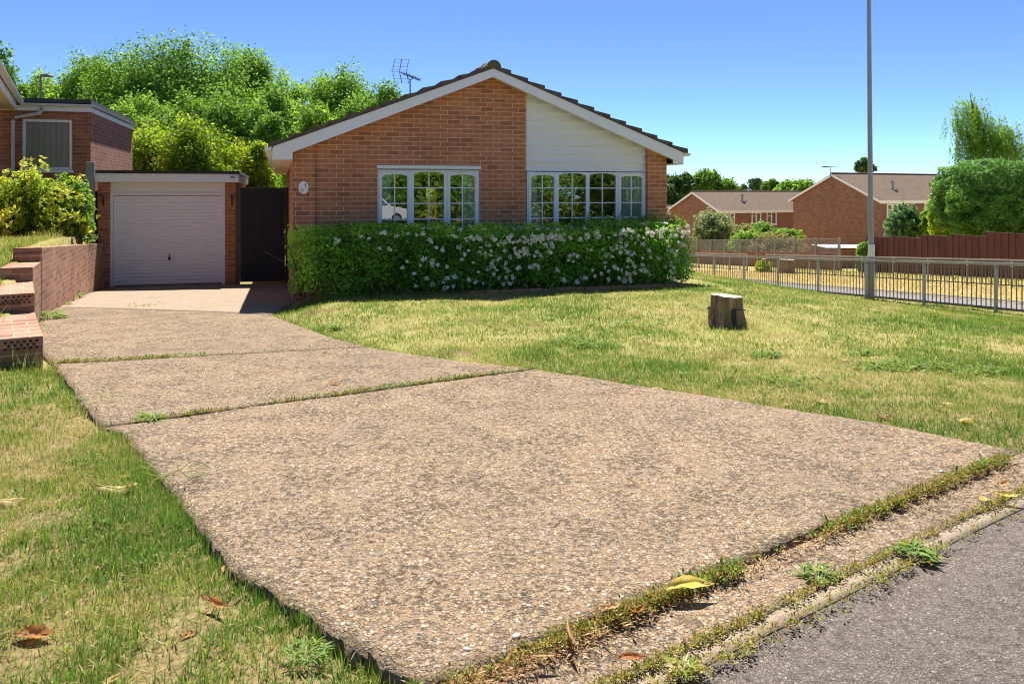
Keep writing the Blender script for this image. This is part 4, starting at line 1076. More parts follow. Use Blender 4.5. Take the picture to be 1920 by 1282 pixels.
# ------------------------------------------------------------------ guardrails along the side road
GDIR = np.array([-0.24, 1.0]) / math.hypot(0.24, 1.0)
GNRM = np.array([GDIR[1], -GDIR[0]])
def guardrail(label, group, off, y_start, n_pan, pitch, h, nbars, mat, matbar, gap_after=(), zadd=0.0, bottom=0.09):
    gr = thing('guardrail', label, 'guardrail', (0, 0, 0), 0, group)
    pts = []
    y = y_start
    for k in range(n_pan + 1):
        x = float(xr(y)) + off
        z = float(T(x, y)) + zadd
        pts.append((x, y, z)); y += pitch * GDIR[1]
    for k, p in enumerate(pts):
        b = MB(); b.obox((p[0], p[1]), GDIR, 0.026, GNRM, 0.026, p[2] - 0.3, p[2] + h - 0.005)
        b.obox((p[0], p[1]), GDIR, 0.03, GNRM, 0.03, p[2] + h - 0.06, p[2] + h - 0.045)
        b.build('post', mat, gr)
    for k in range(n_pan):
        if k in gap_after: continue
        a, c2 = np.array(pts[k]), np.array(pts[k + 1])
        b = MB()
        for zz, hh, ww in ((h, 0.028, 0.03), ):
            A = a + [0, 0, zz]; B_ = c2 + [0, 0, zz]
            V = []
            for q in (A, B_):
                for i, j in ((-1, -1), (1, -1), (1, 1), (-1, 1)):
                    V.append((q[0] + GNRM[0] * ww * i, q[1] + GNRM[1] * ww * i, q[2] + hh * j))
            b.add(V, [(0, 1, 2, 3), (7, 6, 5, 4), (0, 4, 5, 1), (1, 5, 6, 2), (2, 6, 7, 3), (3, 7, 4, 0)])
        b.build('top_rail', mat, gr)
        b = MB()
        a2 = a + np.r_[GDIR * 0.04, 0]; c3 = c2 - np.r_[GDIR * 0.04, 0]
        for zz, hh in ((bottom, 0.022), (h - 0.075, 0.012)):
            V = []
            for q in (a2 + [0, 0, zz], c3 + [0, 0, zz]):
                for i, j in ((-1, -1), (1, -1), (1, 1), (-1, 1)):
                    V.append((q[0] + GNRM[0] * 0.014 * i, q[1] + GNRM[1] * 0.014 * i, q[2] + hh * j))
            b.add(V, [(0, 1, 2, 3), (7, 6, 5, 4), (0, 4, 5, 1), (1, 5, 6, 2), (2, 6, 7, 3), (3, 7, 4, 0)])
        for i in range(nbars):
            q = a + (c2 - a) * (i + 1) / (nbars + 1)
            b.obox((q[0], q[1]), GDIR, 0.008, GNRM, 0.008, q[2] + bottom + 0.02, q[2] + h - 0.085)
        b.build('infill_panel', matbar, gr)
    return gr, pts
yp = 16.35 - 2.0 * GDIR[1] * 3
guardrail('near grey steel guardrail of upright bars bordering the front lawn', None, 0.0, yp, 15, 2.0, 0.99, 15, M['galv'], M['galv_dark'])
guardrail('second steel guardrail on the scorched verge in front of the fences', None, 10.6, 22.4, 17, 2.0, 0.98, 13, M['galv'], M['galv_dark'], gap_after=(11,))

# ------------------------------------------------------------------ lamp post
lx, ly = 9.11, 20.3
lz = float(T(lx, ly))
lp = thing('lamp_post', 'tall grey street lamp column with white paper notice by the guardrail', 'lamp post', (lx, ly, lz))
b = MB(); b.tube([(0, 0, -0.3), (0, 0, 1.12), (0.0, 0, 1.2)], [0.088, 0.086, 0.07], 20); b.build('base_sleeve', M['column'], lp, smooth=True)
b = MB(); b.tube([(0, 0, 1.2), (-0.03, 0, 4.5), (-0.06, 0, 8.6)], [0.069, 0.058, 0.045], 20); b.tube([(-0.06, 0, 8.55), (-0.04, 0.3, 8.85), (-0.04, 0.9, 8.95)], [0.045, 0.035, 0.03], 10); b.build('column', M['column'], lp, smooth=True)
b = MB(); b.prism([(0.85, 8.9), (1.5, 8.98), (1.5, 9.06), (0.85, 9.05)], lambda a, c_: (-0.17, a, c_), lambda a, c_: (0.09, a, c_)); b.build('lantern', M['column'], lp, bevel=0.02)
n = 20; V = []
for zz, r in ((1.08, 0.0895), (1.39, 0.0895)):
    for k in range(n + 1):
        a = -2.9 + 2.7 * k / n
        V.append((r * math.cos(a), r * math.sin(a), zz + 0.006 * math.sin(k * 0.9)))
ii = np.arange(2 * (n + 1)).reshape(2, n + 1)
npmesh('paper_notice', np.array(V), np.stack([ii[0, :-1], ii[0, 1:], ii[1, 1:], ii[1, :-1]], -1), M['paper'], lp, smooth=True)
b = MB(); b.obox((0.0, -0.0885), (1, 0), 0.035, (0, 1), 0.003, 0.2, 0.62); b.build('access_door', M['column'], lp)

# ------------------------------------------------------------------ red-stained panel fence
def fpt(Y, off=13.9): return np.array([float(xr(Y)) + off, Y])
rf = thing('panel_fence', 'dark red stained wooden panel fence stepping down the hill under the clipped tree', 'fence', (0, 0, 0))
Y = 22.5; k = 0; stepz = None
tops = []
while Y < 39.6:
    a = fpt(Y); c2 = fpt(Y + 1.85 * GDIR[1])
    zg = min(float(T(*a)), float(T(*c2)))
    ztop = 1.5 - np.interp(Y + 0.9, [22, 31.5, 33.9, 34.2, 36.0, 36.3, 39.7], [66, 77, 78.5, 82, 82.5, 86.5, 84.5]) / 1500 * (Y + 0.9)
    b = MB(); mid = (a + c2) / 2; half = np.linalg.norm(c2 - a) / 2
    nb_ = 17; hh = (ztop - zg - 0.05) / nb_
    for r_ in range(nb_):                               # overlapping horizontal boards
        z0_ = zg + 0.05 + r_ * hh
        V = []
        for e, q in ((-1, a), (1, c2)):
            p = q - GNRM * 0.0
            V += [tuple(p - GNRM * 0.018) + (z0_,), tuple(p + GNRM * 0.01) + (z0_,), tuple(p + GNRM * 0.01) + (z0_ + hh,), tuple(p - GNRM * 0.004) + (z0_ + hh,)]
        b.add(V, [(0, 1, 2, 3), (7, 6, 5, 4), (0, 4, 5, 1), (1, 5, 6, 2), (2, 6, 7, 3), (3, 7, 4, 0)])
    for i in range(6):
        q = a + (c2 - a) * (0.02 + i * 0.19) - GNRM * 0.028
        b.obox(q, GDIR, 0.022, GNRM, 0.012, zg + 0.03, ztop)
    b.obox(mid, GDIR, half, GNRM, 0.03, ztop + 0.001, ztop + 0.025)
    b.build('panel', M['redfence'], rf)
    b = MB(); b.obox(a, GDIR, 0.04, GNRM, 0.045, zg - 0.3, ztop + 0.04); b.build('post', M['redfence'], rf)
    Y += 1.85 * GDIR[1]; k += 1
b = MB(); b.obox(fpt(Y), GDIR, 0.04, GNRM, 0.045, float(T(*fpt(Y))) - 0.3, ztop + 0.04); b.build('post', M['redfence'], rf)
Yend = Y

# low brick wall carrying a chain-link fence, further down the hill
cw = thing('garden_boundary', 'low brown brick wall topped with chain-link fencing on concrete posts', 'fence', (0, 0, 0))
def slope_box(b, Y0, Y1, off, th, zb, zt0, zt1):
    a, c2 = fpt(Y0, off), fpt(Y1, off)
    V = []
    for q, zt in ((a, zt0), (c2, zt1)):
        zg = float(T(*q))
        V += [tuple(q - GNRM * th) + (zg + zb,), tuple(q + GNRM * th) + (zg + zb,), tuple(q + GNRM * th) + (zg + zt,), tuple(q - GNRM * th) + (zg + zt,)]
    b.add(V, [(0, 1, 2, 3), (7, 6, 5, 4), (0, 4, 5, 1), (1, 5, 6, 2), (2, 6, 7, 3), (3, 7, 4, 0)])
b = MB()
for k in range(10): slope_box(b, 42.6 + k * 2.0, 44.6 + k * 2.0, 13.9, 0.11, -0.3, 0.95, 0.95)
b.build('brick_wall', M['brick_far'], cw)
b = MB()
for k in range(10): slope_box(b, 42.6 + k * 2.0, 44.6 + k * 2.0, 13.9, 0.02, 0.955, 1.72, 1.72)
def mesh_mat():
    m = bpy.data.materials.new('chain_link_mesh'); m.use_nodes = True; nt = m.node_tree; bb = nt.nodes['Principled BSDF']; out = nt.nodes['Material Output']
    sep = N(nt, 'ShaderNodeSeparateXYZ'); nt.links.new(objco(nt), sep.inputs[0])
    p = mathn(nt, 'FRACT', mathn(nt, 'MULTIPLY', mathn(nt, 'ADD', sep.outputs[1], sep.outputs[2]), 16.0)); q = mathn(nt, 'FRACT', mathn(nt, 'MULTIPLY', mathn(nt, 'SUBTRACT', sep.outputs[1], sep.outputs[2]), 16.0))
    w_ = mathn(nt, 'MAXIMUM', mathn(nt, 'LESS_THAN', p, 0.14), mathn(nt, 'LESS_THAN', q, 0.14))
    bb.inputs['Base Color'].default_value = (0.3, 0.3, 0.3, 1)
    tr = N(nt, 'ShaderNodeBsdfTransparent'); mx = N(nt, 'ShaderNodeMixShader'); nt.links.new(w_, mx.inputs[0]); nt.links.new(tr.outputs[0], mx.inputs[1]); nt.links.new(bb.outputs[0], mx.inputs[2]); nt.links.new(mx.outputs[0], out.inputs[0])
    return m
M['mesh'] = mesh_mat()
b.build('wire_mesh', M['mesh'], cw)
for k in range(11):
    q = fpt(42.6 + k * 2.0, 13.83); zg = float(T(*q))
    b = MB(); b.obox(q, GDIR, 0.05, GNRM, 0.05, zg - 0.2, zg + 1.76); b.build('post', M['grey_post'], cw)
b = MB()
for k in range(10): slope_box(b, 42.6 + k * 2.0, 44.6 + k * 2.0, 13.83, 0.018, 1.70, 1.735, 1.735)
b.build('top_wire_rail', M['galv'], cw)

# small flat-roofed brick outbuilding by the fence end
x0, y0_, _ = at(1556, 470, 47.0)
ob = thing('brick_outbuilding', 'low brick outbuilding with pale corrugated roof beside the red fence', 'outbuilding', (x0, y0_, 0), R(-4))
zt = 1.5 - 106 / 1500 * 47
b = MB(); b.box(0, 2.9, 0, 2.6, zt - 3.2, zt - 0.02); b.build('wall', M['brick_far'], ob)
b = MB(); prof = []
for k in range(41): prof.append((-0.25 + 3.4 * k / 40, zt + 0.05 + 0.02 * (k % 2)))
b.pt(prof + [(x, z - 0.02) for x, z in prof[::-1]], -0.3, 2.8); b.build('corrugated_roof', M['galv'], ob)

# ------------------------------------------------------------------ houses down the hill
def far_house(label, Rp, ang_b, Lg, Lr, zeave, zapex, wins, flue=(), zbase=-8):
    """Rp: near corner where gable and long wall meet; long wall runs along b, gable wall along a"""
    h = thing('brick_house', label, 'house', (Rp[0], Rp[1], 0), ang_b, 'brick houses down the hill')
    b = MB()                                            # local x along long wall, y along gable (away)
    ym = Lg / 2; th = 0.3
    g = [(0, zbase), (Lg, zbase), (Lg, zeave), (ym, zapex), (0, zeave)]
    b.ps(g, 0, th); b.ps(g, Lr - th, Lr)
    # long wall with openings
    xs = sorted([(w_[0], w_[1], w_[2], w_[3]) for w_ in wins]); cur = th
    for (a0, a1, c0, c1) in xs:
        b.box(cur, a0, 0, th, zbase, zeave); b.box(a0, a1, 0, th, zbase, c0); b.box(a0, a1, 0, th, c1, zeave); cur = a1
    b.box(cur, Lr - th, 0, th, zbase, zeave); b.box(th, Lr - th, Lg - th, Lg, zbase, zeave)
    b.build('wall', M['brick_far'], h)
    # roof slopes with tile-course uv
    sl = math.hypot(ym + 0.35, (zapex - zeave) * (ym + 0.35) / ym); k_ = (zapex - zeave) / ym
    V = []; uv = []; fs = []
    for sg in (0, 1):
        def pp(x, d, up):                               # d distance from ridge in plan
            y_ = ym - d if sg == 0 else ym + d
            return (x, y_, zapex + 0.12 - k_ * d + up)
        q = [pp(-0.3, 0, 0), pp(Lr + 0.3, 0, 0), pp(Lr + 0.3, ym + 0.35, 0), pp(-0.3, ym + 0.35, 0)]
        lo = [(x, y_, z - 0.14) for x, y_, z in q]
        bs = len(V); V += q + lo
        fs += [(bs, bs + 1, bs + 2, bs + 3), (bs + 4, bs + 7, bs + 6, bs + 5), (bs + 3, bs + 2, bs + 6, bs + 7), (bs, bs + 3, bs + 7, bs + 4), (bs + 1, bs + 5, bs + 6, bs + 2)]
        uv += [(-0.3, 0), (Lr + 0.3, 0), (Lr + 0.3, sl), (-0.3, sl)] + [(0, 0)] * 4 + [(0, 0), (Lr, 0), (Lr, 0.1), (0, 0.1)] + [(0, 0)] * 4 + [(0, 0)] * 4
    me = bpy.data.meshes.new('roof'); me.from_pydata(V, [], fs); l = me.uv_layers.new(name='UVMap'); l.data.foreach_set('uv', np.array(uv, np.float32).ravel())
    rf_ = link('roof', me, h, [M['far_tile']])
    b = MB(); b.tube([(-0.3, ym, zapex + 0.11), (Lr + 0.3, ym, zapex + 0.11)], 0.12, 8); b.build('ridge_tiles', M['far_tile'], rf_)
    for (fx, fd) in flue:
        b = MB(); zz = zapex + 0.12 - k_ * fd; b.tube([(fx, ym - fd, zz - 0.1), (fx, ym - fd, zz + 0.55)], 0.1, 8); b.tube([(fx, ym - fd, zz + 0.55), (fx, ym - fd, zz + 0.75)], 0.16, 8); b.box(fx - 0.35, fx + 0.35, ym - fd - 0.3, ym - fd + 0.2, zz - 0.2, zz + 0.02)
        b.build('flue', M['galv'], rf_)
    for e in (0, 1):
        b = MB()
        y0b, y1b = (-0.38, ym) if e == 0 else (Lg + 0.38, ym)
        z0b = zeave - k_ * 0.38
        b.ps([(y0b, z0b - 0.12), (y1b, zapex - 0.16), (y1b, zapex + 0.08), (y0b, z0b + 0.1)], -0.33, -0.30); b.build('bargeboard', M['white'], h)
    b = MB(); b.box(-0.3, Lr, -0.36, -0.30, zeave - 0.3, zeave - 0.02); b.tube([(-0.3, -0.42, zeave - 0.06), (Lr, -0.42, zeave - 0.06)], 0.06, 6); b.build('eaves_board', M['white'], h)
    for (a0, a1, c0, c1, ml) in wins:
        b = MB(); f_ = 0.12; fr = (-0.02, 0.14)
        b.box(a0, a0 + f_, *fr, c0, c1); b.box(a1 - f_, a1, *fr, c0, c1); b.box(a0 + f_, a1 - f_, *fr, c0, c0 + f_); b.box(a0 + f_, a1 - f_, *fr, c1 - f_, c1)
        xm = a0 + (a1 - a0) * ml; b.box(xm - 0.06, xm + 0.06, *fr, c0 + f_, c1 - f_); zt_ = c1 - 0.35 * (c1 - c0); b.box(a0 + f_, xm - 0.04, *fr, zt_, zt_ + 0.06)
        b.box(a0 - 0.05, a1 + 0.05, -0.06, 0.14, c0 - 0.08, c0 - 0.002)
        wn = b.build('window', M['upvc'], h)
        b = MB(); b.add([(a0 + f_, 0.1, c0 + f_), (a1 - f_, 0.1, c0 + f_), (a1 - f_, 0.1, c1 - f_), (a0 + f_, 0.1, c1 - f_)], [(0, 1, 2, 3)]); b.build('pane', M['glass_far'], wn, fix=False)
        b = MB(); b.box(a0, a1, 0.29, 0.295, c0, c1); b.build('curtain', M['net'], wn)
    return h
angb = math.atan2(1.0, 2.09)
far_house('large brick house with broad plain gable standing behind the lamp post', (33.1, 72.0), angb, 10.4, 16.0, 0.75, 3.15,
          [(0.9, 2.4, -1.15, 0.42, 0.45), (5.9, 7.5, -0.75, 0.45, 0.5), (8.6, 10.0, -0.75, 0.45, 0.5)], flue=((4.2, 3.2),))
far_house('smaller brick house with brown tiled roof next to the hedge end', (22.8, 88.0), angb, 8.7, 16.0, -0.55, 1.45,
          [(0.9, 2.2, -2.3, -0.8, 0.5), (4.6, 6.0, -2.1, -0.8, 0.5), (6.8, 8.3, -2.2, -0.75, 0.5), (13.2, 14.6, -2.1, -0.8, 0.5)], flue=((5.0, 2.4), (13.0, 2.6)))
far_house('distant house of which only a corner of tiled roof shows past the bungalow', (20.5, 108.0), angb, 9.0, 5.2, -2.1, -0.55, [(1.0, 2.4, -3.9, -2.5, 0.5)])
ta = at(1557, 328, 76.5)
an2 = thing('tv_aerial', 'small television aerial on the ridge of the large gabled house', 'tv aerial', (ta[0], ta[1], 0))
b = MB(); b.tube([(0, 0, ta[2] - 0.6), (0, 0, ta[2] + 0.85)], 0.03); b.build('mast', M['galv_dark'], an2)
b = MB(); b.tube([(-0.7, 0, ta[2] + 0.72), (0.9, 0.1, ta[2] + 0.82)], 0.025, 5)
for k in range(6): b.tube([(-0.6 + k * 0.26, -0.2, ta[2] + 0.74 + k * 0.016), (-0.6 + k * 0.26, 0.2, ta[2] + 0.74 + k * 0.016)], 0.015, 4)
b.box(-0.75, -0.2, -0.12, 0.12, ta[2] + 0.7, ta[2] + 0.82)
b.build('dipole_boom', M['galv_dark'], an2)
# street lamp rising behind the neighbouring house
sx, sy, sz = at(76, 143, 30)
s2 = thing('street_lamp', 'slim dark street lamp rising behind the flat roofed extension', 'street lamp', (sx, sy, 0))
b = MB(); b.tube([(0, 0, -1), (0, 0, sz)], [0.06, 0.04], 10); b.build('column', M['galv_dark'], s2)
b = MB(); b.tube([(0, 0, sz - 0.02), (0.12, 0, sz + 0.01)], 0.035, 8); b.prism([(0.05, sz - 0.03), (0.42, sz - 0.03), (0.42, sz + 0.02), (0.3, sz + 0.08), (0.05, sz + 0.05)], lambda a, c_: (a, -0.12, c_), lambda a, c_: (a, 0.12, c_)); b.build('lantern', M['galv_dark'], s2)

# ------------------------------------------------------------------ trees, shrubs, hedge
def crown_pts(rng, c, r, nblob, blob_r, per_, lump=0.25, zcut=-0.75, shell=0.45, squash=0.85, sun=None):
    """leaf positions and facings: a few boughs, each carrying many ragged leaf sprays, fill an uneven ellipsoid"""
    c = np.array(c); r = np.array(r)
    nbough = max(14, nblob // 7)
    d = rand_dirs(rng, nbough * 2); d = d[d[:, 2] > zcut][:nbough]
    lum = np.array([np.clip(1 + lump * 1.6 * mnoise.noise((float(q[0]) * 1.7 + c[0], float(q[1]) * 1.7 + c[1], float(q[2]) * 1.7)), 0.7, 1.12) for q in d])
    bough = c + d * (0.42 + 0.42 * rng.random(len(d)) ** 0.7)[:, None] * lum[:, None] * r
    nsp = int(nblob * 2.6)
    bi = rng.integers(0, len(d), nsp)
    off = rand_dirs(rng, nsp) * (rng.random(nsp) ** 0.45)[:, None]
    bc = bough[bi] + off * np.array([0.36, 0.36, 0.30]) * r * rng.uniform(0.7, 1.15, nsp)[:, None]
    q = (bc - c) / r; ln = np.linalg.norm(q, axis=1, keepdims=True); bc = np.where(ln > 1.0, c + q / ln * r * (1.0 + 0.05 * rng.random((nsp, 1))), bc)
    br = blob_r * (0.45 + 0.75 * rng.random(nsp))
    n = rng.poisson(per_ * 1.15 * (br / blob_r) ** 1.6)
    idx = np.repeat(np.arange(nsp), n)
    # every spray is stretched along its own outward, drooping twig
    tw = unit(unit(bc - c) + rng.normal(size=(nsp, 3)) * 0.5 + np.array([0, 0, 0.15]))
    g = np.clip(rng.normal(size=(len(idx), 3)), -1.7, 1.7) * 0.40; along_ = np.clip(rng.normal(size=len(idx)), -1.7, 1.7) * 0.46
    p = bc[idx] + (g + tw[idx] * along_[:, None]) * br[idx][:, None]
    e_ = (p - c) / r; k_ = np.linalg.norm(e_, axis=1) < 1.13; p, idx, e_ = p[k_], idx[k_], e_[k_]
    out = unit(e_)
    nrm = out * 0.55 + rand_dirs(rng, len(idx)) * 0.85 + np.array([0, 0, 0.4])
    tone = rng.normal(0.5, 0.17, nsp)[idx] + rng.normal(0, 0.17, len(idx))
    return p, nrm, np.clip(tone, 0, 1), bough
def limbs(b, rng, base, top, r0, targets, n=7):
    base = np.array(base, float); top = np.array(top, float)
    mid = base + (top - base) * 0.5 + rng.normal(size=3) * 0.12 * np.linalg.norm(top - base) * np.array([1, 1, 0.2])
    b.tube([base, mid, top], [r0, r0 * 0.75, r0 * 0.4], n)
    for t in targets:
        q = 0.45 + 0.5 * rng.random(); s = mid + (top - mid) * (q - 0.45) / 0.55
        e = np.array(t, float); m_ = (s + e) / 2 + rng.normal(size=3) * 0.08 * np.linalg.norm(e - s) + np.array([0, 0, 0.08 * np.linalg.norm(e - s)])
        b.tube([s, m_, e], [r0 * 0.38, r0 * 0.22, r0 * 0.06], 5, cap=False)
def tree(name, label, cat, pos, zc, r, mat, seed, nblob=90, blob=0.6, per=150, leaf=0.2, trunk_r=0.18, group=None, aspect=0.5, nl=14, **kw):
    rng = np.random.default_rng(seed)
    t = thing(name, label, cat, (pos[0], pos[1], pos[2]), 0, group)
    c = np.array([0, 0, zc - pos[2]])
    p, nrm, tone, bc = crown_pts(rng, c, r, nblob, blob, per, **kw)
    size = leaf * (0.6 + 0.8 * rng.random(len(p)))
    V, Fq = leaf_quads(p, nrm, size, rng, aspect)
    npmesh('crown', V, Fq, mat, t, tone)
    b = MB(); limbs(b, rng, (0, 0, -0.3), c + np.array([0, 0, r[2] * 0.35]), trunk_r, bc[rng.permutation(len(bc))[:nl]])
    b.build('trunk', M['bark'], t, smooth=True)
    return t
def back_tree(u, vtop, Y, halfw_px, label, mat, seed, squat=1.0, zb=-0.6, leaf=0.2, nblob=110, per=170, group='trees behind the garages and gardens', cat='tree', name='tree', depth=0.8, low=0.45, blobf=0.24, **kw):
    k = Y / 1500.0
    x = (u - CU) * k; zt = ZC + (HV - vtop) * k; rx = halfw_px * k
    zlow = zb + (zt - zb) * (1 - squat) * low
    rz = (zt - zlow) / 2 * 0.95; zc = (zt + zlow) / 2
    return tree(name, label, cat, (x, Y, zb), zc, (rx, rx * depth, rz), mat, seed, nblob, blobf * min(rx, rz) + 0.12, per, leaf * 0.82, max(0.06, 0.03 * rz + 0.05), group, **kw)
LT, LL, LD = M['leaf_tree'], M['leaf_light'], M['leaf_dark']
back_tree(335, 60, 41, 172, 'tallest broad rounded tree, behind the neighbouring roof', LT, 11, nblob=250, per=220, leaf=0.2, lump=0.2)
back_tree(452, 66, 45, 84, 'narrow tall tree at the right shoulder of the big rounded tree', LT, 12, nblob=150, per=180)
back_tree(225, 106, 39, 85, 'leafy tree with twiggy top to the left of the big rounded tree', LT, 13, nblob=120, per=170)
back_tree(150, 88, 44, 100, 'thin pale tree above the flat roofed extension', LL, 14, nblob=170, per=180, lump=0.4)
back_tree(75, 138, 42, 85, 'low distant tree seen over the white gutter of the neighbouring house', LL, 15, nblob=100, per=160)
back_tree(640, 98, 37, 102, 'dark rounded tree next to the television aerial', LT, 16, nblob=210, per=200, leaf=0.17)
back_tree(550, 108, 43, 85, 'airy tree filling the dip between the two rounded crowns', LL, 17, nblob=90, per=170)
back_tree(715, 178, 31, 45, 'small tree just behind the bungalow roof under the aerial', LL, 18, nblob=70, per=130, leaf=0.14)
back_tree(580, 188, 29, 70, 'bright young tree growing above the garden gate', LL, 19, nblob=100, per=150, leaf=0.15)
back_tree(430, 150, 34, 90, 'dense green tree in front of the tall crowns', LT, 20, nblob=130, per=170, leaf=0.17)
back_tree(300, 150, 34, 90, 'shady tree low in front of the tallest crown', LT, 22, nblob=130, per=170, leaf=0.17)
back_tree(520, 215, 33, 60, 'green bushy tree behind the bungalow eaves', LT, 23, nblob=100, per=150, leaf=0.16)
back_tree(500, 145, 40, 75, 'mid green tree between the tall crowns and the aerial tree', LT, 28, nblob=120, per=170)
back_tree(700, 140, 34, 78, 'leafy tree filling the skyline beneath the aerial', LT, 29, nblob=110, per=160, leaf=0.16)
back_tree(240, 190, 32, 60, 'light green tree rising directly behind the flat roofed extension', LL, 30, nblob=90, per=150, leaf=0.16)
back_tree(350, 200, 23.5, 112, 'large yellow-green climber covered bush above the garage roof', M['leaf_climber'], 24, nblob=170, per=170, leaf=0.13, group=None, cat='bush', name='bush', zb=-0.5, blobf=0.2)
back_tree(470, 262, 24.5, 52, 'rounded light green bush behind the gate', M['leaf_climber'], 25, nblob=90, per=150, leaf=0.12, group=None, cat='bush', name='bush', zb=-0.5)
back_tree(800, 330, 27, 90, 'sunlit garden bush seen through the bungalow from front to back', M['leaf_yellow'], 26, nblob=60, per=120, leaf=0.14, group=None, cat='bush', name='bush', zb=-0.6)
# tall branch-like tree reaching in at the edge of the picture
back_tree(-14, 62, 27, 66, 'tree with drooping sprays leaning in over the neighbouring roof', LT, 27, nblob=90, per=90, leaf=0.17, lump=0.5, shell=0.3)

# distant trees to the right
def far_tree(u, vtop, Y, hw, label, mat, seed, rat=0.9, name='tree', **kw):
    k = Y / 1500.0; x = (u - CU) * k; zt = ZC + (HV - vtop) * k; rx = hw * k
    zb = float(S(Y)); rz = min(rx * rat, (zt - zb) * 0.48)
    args = dict(nblob=90, per=110, leaf=0.5, lump=0.22); args.update(kw)
    return tree(name, label, 'tree', (x, Y, zb), zt - rz, (rx, rx * 0.8, rz), mat, seed, args.pop('nblob'), 0.26 * rx, args.pop('per'), args.pop('leaf'), 0.3, 'distant trees beyond the brick houses', **args)
far_tree(1268, 322, 118, 36, 'dark distant tree showing against the bungalow corner', LD, 31, 1.1)
far_tree(1333, 320, 122, 46, 'round pale green distant tree over the smaller brick roof', LT, 32)
far_tree(1413, 334, 140, 20, 'small dark pine on the skyline over the smaller brick roof', LD, 33, 0.7, name='pine_tree', nblob=36, per=60, lump=0.6)
far_tree(1447, 338, 130, 17, 'small green tree between the pine and the large gable', LT, 34)
far_tree(1497, 338, 108, 46, 'airy light tree next to the rising edge of the large gable', LL, 35, 0.8, nblob=60, per=90)
far_tree(1388, 348, 150, 22, 'low reddish brown distant tree beside the dark pine', M['leaf_dry'], 36)
far_tree(1621, 298, 128, 20, 'tall slim pine top rising behind the large gabled roof', LD, 37, 0.9, name='pine_tree', nblob=34, per=60, lump=0.6, shell=0.3)
far_tree(1590, 352, 140, 40, 'low far tree mostly hidden behind the large gabled roof', LT, 38)

# weeping birch
rng = np.random.default_rng(41)
bx, by, _ = at(1850, 400, 46); bz = float(S(by))
bt = thing('weeping_birch', 'tall wispy birch with hanging twigs behind the clipped tree', 'tree', (bx, by, bz))
k_ = 46 / 1500
b = MB(); P_, N_, S_, A_ = [], [], [], []
top = ZC + (HV - 172) * k_ - bz
b.tube([(0, 0, -0.3), (-0.1, 0, top * 0.45), (-0.6, 0, top * 0.75), (-0.95, 0, top * 0.99)], [0.16, 0.12, 0.06, 0.015], 8)
tips = [(-0.95, 0, top * 0.985), (-1.9, .3, top * 0.9), (-1.3, -.3, top * 0.95), (-1.7, .2, top * .82), (-0.6, .3, top * 0.93), (0.0, -.2, top * 0.88), (0.6, .2, top * 0.84), (1.2, 0, top * 0.80), (1.9, .2, top * 0.8), (2.6, -.1, top * 0.78), (-1.8, -.3, top * 0.72), (-0.9, -.4, top * 0.76), (0.2, -.5, top * 0.74), (1.3, -.5, top * .70), (2.3, -.4, top * .68), (-1.6, -.6, top * .62), (-0.4, .6, top * 0.8), (0.9, .7, top * .75)]
for t_ in tips:
    q0 = np.array([-0.4, 0, top * 0.55 + 0.3 * (t_[2] - top * 0.55)])
    e = np.array(t_); m_ = (q0 + e) / 2 + np.array([0, 0, 0.35])
    b.tube([q0, m_, e], [0.045, 0.03, 0.008], 5, cap=False)
    for j in range(34):
        s = m_ + (e - m_) * rng.random() + rng.normal(size=3) * np.array([0.34, 0.3, 0.2])
        L = 0.7 + 1.3 * rng.random(); n_ = int(L * 26)
        dr = np.array([rng.normal() * 0.16 + 0.1, rng.normal() * 0.16, -1]); dr /= np.linalg.norm(dr)
        pp = s + dr * np.linspace(0, L, n_)[:, None] + rng.normal(size=(n_, 3)) * 0.05
        P_.append(pp); N_.append(rand_dirs(rng, n_)); A_.append(dr + rng.normal(size=(n_, 3)) * 0.35); S_.append(0.10 + 0.08 * rng.random(n_))
P_ = np.vstack(P_); V, Fq = leaf_quads(P_, np.vstack(N_), np.concatenate(S_), rng, 0.4, np.vstack(A_))
npmesh('crown', V, Fq, M['leaf_light'], bt, np.clip(rng.normal(0.42, 0.2, len(P_)), 0, 1)); b.build('trunk', M['bark'], bt, smooth=True)

# clipped dense tree overhanging the red fence
def clipped(name, label, cat, c, r, mat, seed, n, leaf, power=3.0, zb=-3, zmin=-1.0, depthfrac=0.35, trunk=0.12, group=None, bump=0.12, aspect=0.55):
    rng = np.random.default_rng(seed)
    t = thing(name, label, cat, (c[0], c[1], zb), 0, group); cz = c[2] - zb
    d = rand_dirs(rng, n); d = d[d[:, 2] > zmin]
    f = (np.abs(d) ** power).sum(1) ** (-1 / power)
    lum = np.array([mnoise.noise((float(a) * 4 + seed, float(b_) * 4, float(e) * 4)) + 0.6 * mnoise.noise((float(a) * 9 + seed, float(b_) * 9, float(e) * 9)) for a, b_, e in d])
    rad = f * (1 + bump * lum) * (1 - depthfrac * rng.random(len(d)) ** 2.2)
    p = d * rad[:, None] * np.array(r) + np.array([0, 0, cz])
    nr = unit(d / np.array(r)) * 0.9 + rand_dirs(rng, len(d)) * 0.8 + np.array([0, 0, 0.2])
    V, Fq = leaf_quads(p, nr, leaf * (0.6 + 0.8 * rng.random(len(d))), rng, aspect)
    npmesh('crown', V, Fq, mat, t, np.clip(0.5 + 0.45 * lum + rng.normal(0, 0.15, len(d)), 0, 1))
    b = MB(); limbs(b, rng, (0, 0, -0.3), (0, 0, cz), trunk, [tuple(q) for q in p[rng.permutation(len(p))[:10]] * 0.8 + np.array([0, 0, cz * 0.2])]); b.build('trunk', M['bark'], t, smooth=True)
    return t
cx, cy, cz_ = at(1865, 373, 38.5)
